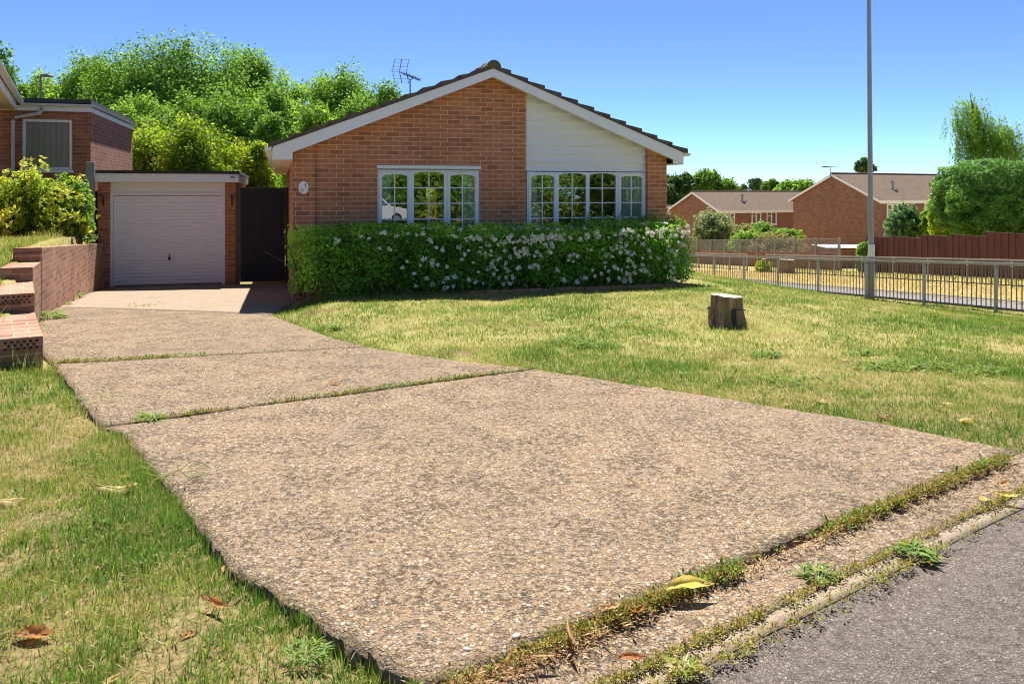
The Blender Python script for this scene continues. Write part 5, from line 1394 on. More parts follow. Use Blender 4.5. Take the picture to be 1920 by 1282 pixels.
clipped('clipped_tree', 'dense rounded clipped evergreen overhanging the dark red fence', 'tree', (cx, cy, cz_), (2.55, 2.0, 1.78), M['leaf_clipped'], 51, 60000, 0.13, 3.2, float(S(cy)), bump=0.16)
cx, cy, cz_ = at(1775, 405, 43)
clipped('creeper', 'yellow-green trailing creeper between the clipped tree and the shrubs', 'shrub', (cx, cy, cz_), (0.9, 0.7, 1.5), M['leaf_climber'], 52, 9000, 0.13, 2.2, float(S(cy)), bump=0.4)
cx, cy, cz_ = at(1694, 424, 46)
clipped('conifer_shrub', 'feathery blue-green shrub in front of the large brick house', 'shrub', (cx, cy, cz_), (0.8, 0.8, 1.1), M['leaf_blue'], 53, 11000, 0.16, 1.7, float(S(cy)), bump=0.6)
cx, cy, cz_ = at(1744, 426, 45)
clipped('shrub', 'glossy mid green shrub between the feathery shrub and the clipped tree', 'shrub', (cx, cy, cz_), (0.55, 0.6, 0.85), M['leaf_tree'], 54, 8000, 0.15, 2.2, float(S(cy)), bump=0.45)
cx, cy, cz_ = at(1622, 485, 40.2)
clipped('ivy_bush', 'small green ivy bush at the end of the red fence behind the lamp post', 'shrub', (cx, cy, cz_), (0.38, 0.4, 0.75), M['leaf_tree'], 55, 5000, 0.12, 2.5, float(S(cy)) - 0.2, bump=0.3)
for (u, v, Y, rx, rz, mat, lab, sd_, n) in [
    (1337, 434, 60, 1.4, 1.35, 'leaf_grey', 'tall airy grey-green bush nearest the hedge end', 61, 12000),
    (1395, 448, 58, 0.8, 0.85, 'leaf_dry', 'reddish twiggy bush beside the airy grey-green one', 62, 7000),
    (1421, 437, 62, 1.3, 0.7, 'leaf_tree', 'rounded dark green bush with a domed top under the far windows', 63, 11000),
    (1475, 445, 62, 1.1, 0.55, 'leaf_light', 'lime green bush against the large brick gable', 64, 8000),
    (1405, 462, 55, 1.2, 0.95, 'leaf_light', 'light green bush spilling over the chain-link fence', 65, 9000),
    (1455, 470, 54, 1.6, 1.0, 'leaf_dry', 'straggly dry brown bush hanging over the chain-link fence', 66, 11000),
    (1430, 482, 53.5, 1.2, 0.7, 'leaf_dry', 'low withered bush against the low brick wall', 67, 7000)]:
    cx, cy, cz_ = at(u, v, Y)
    clipped('bush', lab, 'bush', (cx, cy, cz_), (rx, rx * 0.8, rz), M[mat], sd_, n, 0.17, 2.0, float(S(cy)), bump=0.6, depthfrac=0.5, group='bushes behind the chain-link fence')
far_st, _q = stump(1474, 513, 0.42, 0.5, 0.75, 'pale topped cut log stump on the verge behind the second guardrail', 5)
clipped('sapling', 'small yellow-green sapling on the verge beside the far stump', 'plant', (*at(1432, 503, 44)[:2], at(1432, 503, 44)[2]), (0.45, 0.3, 0.45), M['leaf_yellow'], 68, 900, 0.12, 2.0, float(T(*at(1432, 503, 44)[:2])), bump=0.5, trunk=0.03)

# flowering hedge below the front windows
def hedge():
    rng = np.random.default_rng(71)
    h = thing('flowering_hedge', 'clipped dark green hedge with clusters of cream blossom under the front windows', 'hedge', (HO[0], HO[1], 0), TH)
    s0, s1, t0, t1 = 0.0, 6.36, -1.42, -0.16
    def top(s): return np.interp(s, [-0.2, 0.2, 0.9, 1.4, 2.4, 3.2, 4.2, 5.2, 6.2, 7.1], [0.80, 0.90, 0.97, 0.97, 0.90, 0.90, 0.89, 0.95, 0.98, 0.98]) 
    def front(s): return np.interp(s, [-0.1, 0.4, 1.2, 3.0, 5.9, 6.4], [-1.02, -1.3, -1.40, -1.42, -1.38, -1.1])
    n = 150000
    s = rng.uniform(-0.08, s1 + 0.06, n); tt = rng.uniform(t0, t1, n); zz = rng.uniform(0.02, 1.02, n)
    tp = top(s); fr = front(s)
    nz = np.array([mnoise.noise((float(a) * 2.3, float(b_) * 2.3, float(c_) * 2.3)) + 0.7 * mnoise.noise((float(a) * 6, float(b_) * 6, float(c_) * 6)) for a, b_, c_ in zip(s, tt, zz)])
    dt_ = tp - zz; df = tt - fr; db = t1 - tt; dl = s + 0.05; dr = s1 - s
    dmin = np.minimum.reduce([dt_, df, db, dl * 1.0, dr]) + 0.15 * nz + 0.07 * rng.random(n)
    # rounded edges
    dmin = dmin - 0.12 * np.exp(-(np.minimum(dt_, 0.4) ** 2 + np.minimum(df, 0.4) ** 2) / 0.02) - 0.1 * np.exp(-(np.minimum(dl, .4) ** 2 + np.minimum(df, .4) ** 2) / 0.02)
    keep = (dmin > 0) & ((dmin < 0.16) | (rng.random(n) < 0.25)) & (rng.random(n) < np.clip((zz + 0.03) / 0.22, 0.25, 1))
    s, tt, zz, dmin, nz = s[keep], tt[keep], zz[keep], dmin[keep], nz[keep]
    g = np.stack([np.where(dl[keep] < 0.15, -1, np.where(dr[keep] < 0.15, 1, 0)), np.where(df[keep] < 0.2, -1.0, 0.1), np.where(dt_[keep] < 0.2, 1.0, 0.15)], -1)
    nr = g * 0.8 + rand_dirs(rng, len(s)) * 0.9
    V, Fq = leaf_quads(np.stack([s, tt, zz], -1), nr, 0.045 * (0.6 + 0.9 * rng.random(len(s))), rng, 0.5)
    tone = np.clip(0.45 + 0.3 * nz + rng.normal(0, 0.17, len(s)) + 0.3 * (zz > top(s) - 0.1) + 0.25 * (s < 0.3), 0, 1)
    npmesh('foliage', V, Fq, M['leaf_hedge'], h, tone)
    # loose shoots standing above the clipped top
    SP, SN, SA, SS = [], [], [], []
    b = MB()
    shoots = [(rng.uniform(0.3, 1.5), rng.uniform(0.03, 0.1)) for _ in range(22)] + [(rng.uniform(3.7, 4.3), rng.uniform(0.04, 0.1)) for _ in range(10)] + [(rng.uniform(4.5, 6.2), rng.uniform(0.05, 0.26)) for _ in range(60)] + [(rng.uniform(0, 6.3), rng.uniform(0.02, 0.07)) for _ in range(90)]
    for ss, hh in shoots:
        t_ = rng.uniform(-1.25, -0.4); b0 = np.array([ss, t_, float(top(ss)) - 0.05]); e = b0 + np.array([rng.normal() * 0.06, rng.normal() * 0.06, hh + 0.05])
        b.tube([b0, (b0 + e) / 2 + rng.normal(size=3) * 0.01, e], [0.004, 0.003, 0.0015], 4, cap=False)
        m_ = int(10 + hh * 120)
        q = rng.random(m_)[:, None]
        SP.append(b0 + (e - b0) * q + rng.normal(size=(m_, 3)) * 0.018); SA.append(rng.normal(size=(m_, 3)) + np.array([0, 0, 0.6])); SN.append(rand_dirs(rng, m_)); SS.append(0.03 + 0.025 * rng.random(m_))
    SP = np.vstack(SP); V, Fq = leaf_quads(SP, np.vstack(SN), np.concatenate(SS), rng, 0.45, np.vstack(SA))
    npmesh('young_shoots', V, Fq, M['leaf_tree'], h, np.clip(rng.normal(0.55, 0.2, len(SP)), 0, 1))
    for _ in range(120):
        ss = rng.uniform(0.05, 6.25); t_ = rng.uniform(-1.2, -0.4)
        e = np.array([ss + rng.normal() * 0.2, t_ - rng.uniform(0, 0.25), rng.uniform(0.5, 0.95)])
        b.tube([(ss, t_, -0.02), (ss + rng.normal() * .05, t_ + rng.normal() * .05, e[2] * 0.5), e], [0.013, 0.009, 0.003], 5, cap=False)
    b.build('stems', M['twig'], h)
    # blossom: flat heads of small cream florets
    cl = []
    def dens(s_, z_):
        d = np.interp(s_, [0, 1.0, 1.7, 2.2, 2.8, 7.0], [0.03, 0.10, 0.3, 0.75, 1.0, 1.0])
        k = mnoise.noise((s_ * 1.6, z_ * 2.2, 4.2)) * 0.5 + 0.5
        band = 1.0 if z_ > 0.78 else 0.55 + 0.4 * max(0, mnoise.noise((s_ * 1.1, z_ * 1.5, 9.0)))
        return d * band * (k ** 1.6) * 2.1
    tries = 0
    while len(cl) < 400 and tries < 20000:
        tries += 1
        a = rng.uniform(0.1, 6.3); z_ = rng.uniform(0.08, 0.96) if rng.random() < 0.7 else rng.uniform(0.75, 0.97)
        if rng.random() > dens(a, z_): continue
        tp_ = float(top(a)); z_ = min(z_, tp_ + 0.0)
        f_ = float(front(a))
        if z_ > tp_ - 0.05: cl.append((a, rng.uniform(f_ + 0.05, -0.3), tp_ + 0.015, 0, -0.25, 1))
        else: cl.append((a, f_ - 0.0 + 0.07 * mnoise.noise((a * 2.3, f_ * 2.3, z_ * 2.3)), z_, 0, -1, 0.5))
    PP, NN, SSz, TT = [], [], [], []
    for (a, t_, z_, nx_2, ny_2, nz_2) in cl:
        m_ = int(rng.integers(16, 44)); rad = rng.uniform(0.02, 0.055)
        d = rand_dirs(rng, m_); nn = np.array([nx_2, ny_2, nz_2]); nn = nn / np.linalg.norm(nn)
        d = (d - nn * (d @ nn)[:, None] * 0.55) * (rng.random((m_, 1)) ** 0.55)
        PP.append(np.array([a, t_, z_]) + d * rad + nn * 0.012); NN.append(nn + rng.normal(size=(m_, 3)) * 0.55); SSz.append(rng.uniform(0.016, 0.03, m_)); TT.append(np.clip(rng.normal(rng.uniform(0.2, 0.8), 0.2, m_), 0, 1))
    PP = np.vstack(PP); V, Fq = leaf_quads(PP, np.vstack(NN), np.concatenate(SSz), rng, 0.85)
    npmesh('blossom', V, Fq, M['petal'], h, np.concatenate(TT))
hedge()
# brick edging showing at the foot of the hedge
be = thing('brick_edging', 'low brick edging along the foot of the flowering hedge', 'edging', (HO[0], HO[1], 0), TH)
b = MB()
for k in range(16):
    s_ = 2.5 + k * 0.226; x_, y_ = loc2w(s_, -1.5); b.box(s_, s_ + 0.215, -1.55, -1.45, -0.1, 0.035 + 0.004 * math.sin(k * 2.1))
b.build('brick_row', M['brick_garage'], be, bevel=0.006)

# shrubs on the neighbour's bank
def rosette_shrub(label, c, r, n_tips, mat, seed, leaf, zb, power=2.2, whorl=9, tone0=0.5, name='shrub', bump=0.25):
    rng = np.random.default_rng(seed)
    t = thing(name, label, 'shrub', (c[0], c[1], zb)); cz = c[2] - zb
    d = rand_dirs(rng, n_tips); f = (np.abs(d) ** power).sum(1) ** (-1 / power)
    lum = np.array([mnoise.noise((float(a) * 3 + seed, float(b_) * 3, float(e) * 3)) for a, b_, e in d])
    rad = f * (1 + bump * lum * 1.6) * (1 - 0.55 * rng.random(n_tips) ** 2)
    tip = d * rad[:, None] * np.array(r) + np.array([0, 0, cz])
    ax_ = unit(unit(d / np.array(r)) + np.array([0, 0, 0.5]) + rng.normal(size=(n_tips, 3)) * 0.35)
    P_, N_, A_, S_, T_ = [], [], [], [], []
    for i in range(n_tips):
        m_ = whorl; rd = rand_dirs(rng, m_); a = unit(rd - ax_[i] * (rd @ ax_[i])[:, None]) * 0.9 + ax_[i] * rng.uniform(0.1, 0.9, (m_, 1)); a = unit(a)
        sz = leaf * rng.uniform(0.6, 1.15, m_)
        P_.append(tip[i] - ax_[i] * rng.uniform(0, 0.05, (m_, 1)) + a * sz[:, None] * 0.5); A_.append(a); N_.append(ax_[i] - a * (a @ ax_[i])[:, None] + rng.normal(size=(m_, 3)) * 0.25); S_.append(sz)
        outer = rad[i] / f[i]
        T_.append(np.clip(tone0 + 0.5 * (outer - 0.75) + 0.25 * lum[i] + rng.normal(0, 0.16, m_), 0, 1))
    V, Fq = leaf_quads(np.vstack(P_), np.vstack(N_), np.concatenate(S_), rng, 0.38, np.vstack(A_))
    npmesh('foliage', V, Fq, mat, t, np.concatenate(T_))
    b = MB()
    for i in rng.permutation(n_tips)[:40]:
        e = tip[i]; b.tube([(0.3 * e[0] + rng.normal() * 0.05, 0.3 * e[1], -0.1), (e * 0.6 + np.array([0, 0, 0.1])), e], [0.016, 0.01, 0.003], 5, cap=False)
    b.build('stems', M['twig'], t)
cx, cy, cz_ = at(55, 392, 14.6)
rosette_shrub('yellow-green leaved shrub growing below the net curtained window', (cx, cy, cz_), (0.82, 0.7, 0.66), 2300, M['leaf_yellow'], 81, 0.085, 0.7, tone0=0.52, bump=0.55)
cx, cy, cz_ = at(128, 395, 15.0)
rosette_shrub('darker green shrub squeezed between the yellow-green shrub and the garage', (cx, cy, cz_), (0.36, 0.5, 0.6), 1300, M['leaf_tree'], 82, 0.08, 0.6, tone0=0.45)
cx, cy, cz_ = at(85, 425, 15.0)
rosette_shrub('low shaded shrub beneath the yellow-green one on the bank', (cx, cy, cz_), (0.78, 0.5, 0.42), 1200, M['leaf_tree'], 83, 0.08, 0.6, tone0=0.5)

# ------------------------------------------------------------------ lawn grass
house_poly = np.array([loc2w(-0.1, -1.3), loc2w(7.0, -1.3), loc2w(6.9, 10), loc2w(-0.1, 10)])
def lawn_mask(x, y):
    m = ~inside(drive_poly, x, y)
    m &= nfront(x, y) < 0.0
    m &= ~inside(house_poly, x, y)
    m &= x < xr(y) + 0.42
    wx = wallx(y)
    m &= ~((x < wx + 0.02) & (x > wx - 0.36) & (y > 7.05))
    m &= ~((x < drx(y) - 1.0) & (x > wx) & (y > 7.05))    # nothing grows between wall and slab
    return m
def green_dry(x, y):
    """0 lush green .. 1 straw, by place"""
    v = np.empty(len(x))
    for i, (a, b_) in enumerate(zip(x, y)):
        p = (float(a), float(b_), 0.0)
        v[i] = 0.46 + 0.62 * mnoise.noise((p[0] * 0.55, p[1] * 0.55, 1.0)) + 0.45 * mnoise.noise((p[0] * 1.9, p[1] * 1.9, 5.0)) + 0.32 * mnoise.noise((p[0] * 5.5, p[1] * 5.5, 8.0))
    return v
def blades(rng, x, y, hmin, hmax, wid, tone, lean=1.0):
    n = len(x); z = ground_z(x, y)
    h = rng.uniform(hmin, hmax, n); az = rng.uniform(0, 2 * np.pi, n); ln = np.abs(rng.normal(0, lean, n)) * h
    ba = rng.uniform(0, 2 * np.pi, n); w_ = wid * rng.uniform(0.6, 1.3, n)
    dx, dy = np.cos(ba) * w_, np.sin(ba) * w_
    V = np.empty((n, 3, 3))
    V[:, 0] = np.stack([x - dx, y - dy, z - 0.004], -1); V[:, 1] = np.stack([x + dx, y + dy, z - 0.004], -1)
    V[:, 2] = np.stack([x + np.cos(az) * ln, y + np.sin(az) * ln, z + np.sqrt(np.maximum(h * h - np.minimum(ln, h * 0.95) ** 2, 1e-6))], -1)
    return V.reshape(-1, 3), np.arange(n * 3).reshape(n, 3)
rng = np.random.default_rng(91)
BARE = [(G(650, 1215)[:2], 0.2), (G(590, 1130)[:2], 0.12), (G(405, 1125)[:2], 0.16), (G(545, 1255)[:2], 0.22), (G(40, 1230)[:2], 0.15)]
GV, GF, GT = [], [], []
def sow(x0, x1, y0, y1, dens, hmin, hmax, wid, extra=None, bias=0.0):
    n = int((x1 - x0) * (y1 - y0) * dens)
    x = rng.uniform(x0, x1, n); y = rng.uniform(y0, y1, n)
    # stay within what the lens could see, with a generous margin
    m = lawn_mask(x, y) & (np.abs(x) < 0.72 * y + 0.8)
    if extra is not None: m &= extra(x, y)
    x, y = x[m], y[m]
    gd = green_dry(x, y) + bias
    keep = rng.random(len(x)) < np.clip(1.15 - 0.45 * np.maximum(gd - 0.45, 0) * 2, 0.35, 1)
    bare = np.zeros(len(x))
    for (bx_, by_), r_ in BARE: bare = np.maximum(bare, np.exp(-((x - bx_) ** 2 + (y - by_) ** 2) / r_ ** 2))
    thin = np.array([mnoise.noise((float(a) * 3.1, float(b_) * 3.1, 6.0)) for a, b_ in zip(x, y)])
    keep &= rng.random(len(x)) > np.maximum(bare * 0.92, np.clip((thin - 0.25) * 3.0, 0, 0.8))
    x, y, gd = x[keep], y[keep], gd[keep]
    tone = np.clip(gd * 0.8 + rng.normal(0.06, 0.22, len(x)), 0, 1)
    V, Fa = blades(rng, x, y, hmin, hmax, wid, tone)
    # longer and greener where lush
    lush = np.clip(0.55 - gd, 0, 1)[:, None]
    V = V.reshape(-1, 3, 3); V[:, 2] = V[:, 2] + (V[:, 2] - (V[:, 0] + V[:, 1]) / 2) * lush * 0.9; V = V.reshape(-1, 3)
    GV.append(V); GF.append(Fa + sum(len(q) for q in GV[:-1])); GT.append(tone)
left_ = lambda x, y: x < drx(y) - 1.2
right_ = lambda x, y: x > drx(y) - 0.6
sow(-4.6, -0.1, 2.2, 5.2, 12000, 0.018, 0.055, 0.003, left_, -0.30)
sow(-8.5, -1.2, 5.2, 9.0, 4600, 0.02, 0.06, 0.0038, left_, -0.16)
sow(-11, -3.0, 9.0, 16.5, 1600, 0.03, 0.08, 0.0045, left_, 0.0)
sow(-1.6, 7.0, 4.4, 8.0, 6000, 0.018, 0.042, 0.0034, right_, -0.16)
sow(-4.0, 11.5, 8.0, 12.5, 2600, 0.02, 0.045, 0.0045, right_, -0.12)
sow(1.0, 12.5, 12.5, 18.0, 1100, 0.025, 0.05, 0.006, right_, -0.10)
sow(2.0, 11.5, 18.0, 30.0, 260, 0.03, 0.06, 0.011, right_, 0.0)
# tufts along edges: drive edges, kerb, hedge foot, guardrail foot
def edge_grass(poly, n, spread, hmin, hmax, wid, bias, closed=False):
    p = resample(poly, 400); i = rng.integers(0, 399, n); q = rng.random(n)[:, None]
    xy = p[i] * (1 - q) + p[i + 1] * q + rng.normal(size=(n, 2)) * spread
    cl = np.array([mnoise.noise((float(a) * 2.2, float(b_) * 2.2, 3.3)) for a, b_ in xy])
    m = lawn_mask(xy[:, 0], xy[:, 1]) & (rng.random(n) < np.clip(0.55 + cl * 1.3, 0.05, 1))
    x, y = xy[m, 0], xy[m, 1]; tone = np.clip(green_dry(x, y) * 0.7 + bias + rng.normal(0, 0.17, len(x)), 0, 1)
    V, Fa = blades(rng, x, y, hmin, hmax, wid, tone, 0.7)
    GV.append(V); GF.append(Fa + sum(len(q) for q in GV[:-1])); GT.append(tone)
edge_grass(left1, 9000, 0.06, 0.03, 0.10, 0.0022, -0.1)
edge_grass(left2, 2500, 0.06, 0.03, 0.11, 0.003, 0.0)
edge_grass(right1, 9000, 0.04, 0.02, 0.055, 0.0026, 0.12)
edge_grass(right2 + right3[1:], 7000, 0.05, 0.02, 0.055, 0.003, 0.1)
edge_grass([loc2w(0.0, -1.45), loc2w(7.1, -1.45), loc2w(7.15, -0.6)], 4000, 0.10, 0.03, 0.10, 0.004, -0.2)
edge_grass([(float(xr(y_)), y_) for y_ in (9, 20, 30)], 3500, 0.10, 0.04, 0.14, 0.006, -0.1)
edge_grass([(STP[0] + 0.27 * math.cos(a), STP[1] + 0.27 * math.sin(a)) for a in np.linspace(0, 6.28, 20)], 1600, 0.06, 0.03, 0.09, 0.003, 0.0)
edge_grass([(-3.95, 7.0), (-4.35, 6.95), (-4.7, 7.1)], 900, 0.09, 0.08, 0.26, 0.003, 0.15)
edge_grass([(float(wallx(y_)) - 0.42, y_) for y_ in (7.2, 9, 10.4, 12, 16)], 4500, 0.09, 0.05, 0.22, 0.0035, 0.1)
g = npmesh('grass', np.vstack(GV), np.vstack(GF), M['grass'], None, np.concatenate(GT))
props(g, 'short dry and green lawn grass around the driveway', 'grass', kind='stuff')

# scorched grass of the verge beyond the guardrail
n = 60000; yy = rng.uniform(14, 46, n); off = rng.uniform(2.6, 13.6, n); xx = xr(yy) + off
tone = np.clip(0.86 + rng.normal(0, 0.12, n) - 0.28 * sstep(9, 12.5, off), 0, 1)
z = T(xx, yy)
V, Fa = blades(rng, xx, yy, 0.05, 0.10, 0.016, tone)
V = V.reshape(-1, 3, 3); V[:, :, 2] += (z - ground_z(xx, yy))[:, None]; V = V.reshape(-1, 3)
props(npmesh('verge_grass', V, Fa, M['grass'], None, tone), 'straw coloured scorched grass on the roadside verge', 'grass', kind='stuff')

# ------------------------------------------------------------------ weeds, moss, broad-leaved patches
def PL(u, v, z):                                        # sight line of a pixel met with a level plane
    k = (z - ZC) / ((HV - v) / F_PX)
    return ((u - CU) / F_PX * k, k, z)
def leafy(name, centers, mat, label, nleaf, size, rad, flat=0.5, aspect=0.35, seed=1, hgt=0.03, zfun=None):
    rng = np.random.default_rng(seed); P_, N_, A_, S_, T_ = [], [], [], [], []
    for c in centers:
        x, y, sc = c[0], c[1], (c[2] if len(c) > 2 else 1.0)
        z = float(zfun(x, y)) if zfun else float(ground_z(x, y))
        m_ = max(3, int(nleaf * rng.uniform(0.6, 1.4))); az = rng.uniform(0, 6.283, m_); el = rng.uniform(0.05, 1.2, m_) * flat
        a = np.stack([np.cos(az) * np.cos(el), np.sin(az) * np.cos(el), np.sin(el)], -1); s_ = size * sc * rng.uniform(0.5, 1.2, m_)
        r_ = rad * sc * rng.random(m_) ** 0.7
        P_.append(np.array([x, y, z + 0.004]) + a * (r_ + s_ * 0.5)[:, None] + np.array([0, 0, 1]) * (rng.random(m_) * hgt * sc)[:, None]); A_.append(a); N_.append(np.stack([-np.cos(az) * np.sin(el), -np.sin(az) * np.sin(el), np.cos(el)], -1) + rng.normal(size=(m_, 3)) * 0.25); S_.append(s_); T_.append(np.clip(rng.normal(rng.uniform(0.25, 0.75), 0.18, m_), 0, 1))
    P_ = np.vstack(P_); V, Fq = leaf_quads(P_, np.vstack(N_), np.concatenate(S_), rng, aspect, np.vstack(A_))
    return props(npmesh(name, V, Fq, mat, None, np.concatenate(T_)), label, 'weeds', kind='stuff')
dz_ = lambda x, y: zd(y) - 0.008
def along(a, b_, ts, jit=0.012):
    a = np.array(a); b_ = np.array(b_)
    return [tuple(a + (b_ - a) * t + rng.normal(size=2) * jit) for t in ts]
# joint between first and second slab: green from 20% to 100%
t1 = [t for t in rng.uniform(0.0, 1.0, 420) if rng.random() < np.interp(t, [0, .07, .1, .14, .2, .35, .5, .58, .75, .85, 0.9, 1.0], [.15, .3, .8, .3, .12, .4, .7, 1.0, .9, .5, .35, .6])]
leafy('joint_weeds', along(J1L, J1R, t1), M['weed'], 'small green weeds growing along the first slab joint', 6, 0.026, 0.01, 1.0, 0.3, 2, 0.018, dz_)
t1b = [t for t in rng.uniform(0.05, 1.0, 900) if rng.random() < np.clip(0.35 + 1.3 * mnoise.noise((t * 9, 2.0, 0.0)), 0.03, 1)]
leafy('joint_moss', along(J1L, J1R, t1b, 0.01), M['moss'], 'yellowish moss filling the first slab joint', 8, 0.014, 0.012, 1.0, 0.6, 3, 0.015, dz_)
t2 = [t for t in rng.uniform(0.0, 1.0, 230) if rng.random() < np.interp(t, [0, .08, .12, .18, .22, .3, .45, .47, .6, 1.0], [.9, .9, .5, .2, .7, .9, 1.0, .05, .05, .1])]
leafy('joint_weeds', along(J2L, J2R, t2, 0.02), M['weed'], 'small green weeds growing along the second slab joint', 6, 0.03, 0.012, 0.9, 0.3, 4, 0.02, dz_)
leafy('joint_moss', along(J2L, J2R, [t for t in rng.uniform(0, 0.35, 160)], 0.02), M['moss'], 'reddish moss filling the left end of the second slab joint', 8, 0.018, 0.015, 1.0, 0.6, 5, 0.015, dz_)
leafy('joint_weeds', [GD(u_, v_) for u_, v_ in [(245, 576), (258, 575), (268, 574.5), (278, 574), (296, 573)]], M['weed'], 'thin green weeds on the joint in front of the smooth apron', 9, 0.05, 0.03, 0.6, 0.3, 6, 0.02, dz_)
# channel between slab and kerb: moss thick at the middle of the front edge
FRv = np.array(FR); FLv = np.array(FL)
def front_pts(n_, nmean, nsp, prof):
    out = []
    while len(out) < n_:
        t = rng.random()
        if rng.random() < np.interp(t, *prof):
            p = FLv + fd * (t * 3.85 - 0.1) + fn * (nmean + rng.normal() * nsp); out.append((p[0], p[1], rng.uniform(0.7, 1.3)))
    return out
cz = lambda x, y: -0.036
leafy('channel_moss', front_pts(900, 0.033, 0.018, ([0, .1, .16, .25, .38, .41, .53, .57, .7, .85, 1], [.15, .2, .7, 1, .8, .05, .03, .6, .9, .8, .9])), M['moss'], 'yellow and rust coloured moss along the front slab edge', 16, 0.012, 0.02, 1.0, 0.6, 7, 0.028, cz)
leafy('channel_weeds', front_pts(60, 0.03, 0.02, ([0, .28, .33, .385, .41, .55, .6, .64, .9, 1], [.02, .05, 1, 1, .02, .02, .6, .1, .1, .8])), M['weed'], 'green weeds in the gap along the front slab edge', 16, 0.03, 0.013, 1.1, 0.3, 8, 0.025, cz)
leafy('channel_litter', front_pts(700, 0.05, 0.03, ([0, .14, .2, .3, 1], [1, 1, .5, .12, .15])), M['dead'], 'dry brown plant litter in the channel', 5, 0.03, 0.03, 0.4, 0.16, 9, 0.012, cz)
leafy('kerb_moss', front_pts(650, 0.287, 0.012, ([0, .2, .3, .36, .45, .6, .7, .8, 1], [.6, .9, .9, .5, .5, .6, .3, .7, .9])), M['moss'], 'mossy growth along the inner side of the kerb', 12, 0.011, 0.016, 1.0, 0.6, 10, 0.018, lambda x, y: -0.05)
leafy('kerb_moss', front_pts(330, 0.392, 0.022, ([0, .15, .3, .5, .55, .7, 1], [.3, .9, .9, .5, .9, .3, .4])), M['moss'], 'mossy growth where asphalt meets the kerb', 11, 0.012, 0.018, 1.0, 0.6, 11, 0.016, lambda x, y: -0.046)
def tuft(name, u, v, label, n_, hgt, mat, seed, spread=0.05, zz=None, dry=0.2, size=0.10, steep=0.15, asp=0.12):
    x, y, z = PL(u, v, zz) if zz is not None else G(u, v)
    rng = np.random.default_rng(seed)
    az = rng.uniform(0, 6.283, n_); el = rng.uniform(steep, 1.4, n_); L = size * rng.uniform(0.5, 1.2, n_)
    a = np.stack([np.cos(az) * np.cos(el), np.sin(az) * np.cos(el), np.sin(el)], -1); s = np.stack([np.cos(az), np.sin(az), 0 * az], -1) * spread * rng.random(n_)[:, None] ** 0.5
    pos = np.array([0, 0, 0.003]) + s + a * L[:, None] * 0.5
    V, Fq = leaf_quads(pos, rand_dirs(rng, n_) * 0.4 + np.array([0, 0, 1]), L, rng, asp, a)
    o = npmesh(name, V, Fq, mat, None, np.clip(rng.normal(0.45, 0.2, n_) + dry * (rng.random(n_) < 0.3), 0, 1)); o.location = (x, y, z)
    return props(o, label, 'plant')
tuft('plantain_weed', 1715, 1043, 'bushy green weed rooted at the asphalt edge of the kerb', 90, 0.06, M['weed'], 1, 0.05, -0.045, size=0.075, asp=0.2)
tuft('plantain_weed', 1535, 1082, 'flat green weed growing in the channel beside the kerb', 80, 0.05, M['weed'], 2, 0.05, -0.045, size=0.06, asp=0.2)
tuft('grass_tuft', 1282, 1262, 'small yellowish grass tuft on the kerb line at the bottom edge', 90, 0.05, M['grass'], 3, 0.03, -0.045, 0.5, size=0.06)
tuft('yarrow_weed', 575, 1232, 'feathery blue-green weed by the lowest corner of the slab', 260, 0.06, M['weed'], 4, 0.06, None, size=0.045, asp=0.12)
tuft('joint_plant', 282, 792, 'dark green weed clump at the left end of the first joint', 130, 0.05, M['weed'], 5, 0.07, None, size=0.09)
tuft('wall_weed', 135, 560, 'bright green weed at the foot of the curved wall', 120, 0.05, M['weed'], 6, 0.10, None, size=0.16)
tuft('wall_weed', 92, 600, 'leafy green weed sprawling from the wall foot onto the drive', 140, 0.05, M['weed'], 7, 0.14, None, size=0.16)
tuft('wall_weed', 118, 575, 'reddish orange weed at the foot of the curved wall', 90, 0.05, M['moss'], 8, 0.12, None, size=0.10)
tuft('tall_grass', 330, 905, 'long grass stalks leaning over the left edge of the front slab', 45, 0.1, M['grass'], 9, 0.13, None, -0.1, size=0.16, steep=0.75, asp=0.03)
tuft('tall_grass', 185, 765, 'thin grass stalks beside the left edge of the middle slab', 26, 0.1, M['grass'], 10, 0.13, None, -0.1, size=0.19, steep=0.75, asp=0.03)
# broad-leaved patches in both lawns
pts = []
for (u_, v_, su, sv, n_) in [(1680, 690, 90, 8, 130), (1830, 697, 60, 5, 50), (1440, 668, 30, 5, 40), (1100, 650, 60, 7, 60), (1190, 612, 60, 4, 60), (1065, 640, 40, 5, 40), (1620, 665, 30, 4, 30), (625, 618, 30, 3, 30), (620, 640, 30, 2, 20), (1500, 720, 200, 20, 60), (1000, 600, 200, 20, 50), (1780, 640, 60, 12, 20)]:
    for _ in range(n_):
        q = G(u_ + rng.normal() * su * 0.55, v_ + rng.normal() * sv * 0.6)
        if lawn_mask(np.array([q[0]]), np.array([q[1]]))[0]: pts.append((q[0], q[1], rng.uniform(0.6, 1.2)))
leafy('lawn_weeds', pts, M['weed'], 'patches of broad-leaved dandelion and plantain in the front lawn', 8, 0.06, 0.02, 0.45, 0.26, 12, 0.02)
pts = []
for _ in range(420):
    x_ = rng.uniform(-3.6, -0.3); y_ = rng.uniform(2.6, 6.0)
    if lawn_mask(np.array([x_]), np.array([y_]))[0] and x_ < drx(y_) - 1.2 and mnoise.noise((x_ * 1.3, y_ * 1.3, 2.0)) > -0.05: pts.append((x_, y_, rng.uniform(0.5, 1.1)))
leafy('lawn_weeds', pts, M['weed'], 'clover and yarrow growing through the lawn left of the drive', 12, 0.022, 0.02, 0.8, 0.5, 13, 0.03)
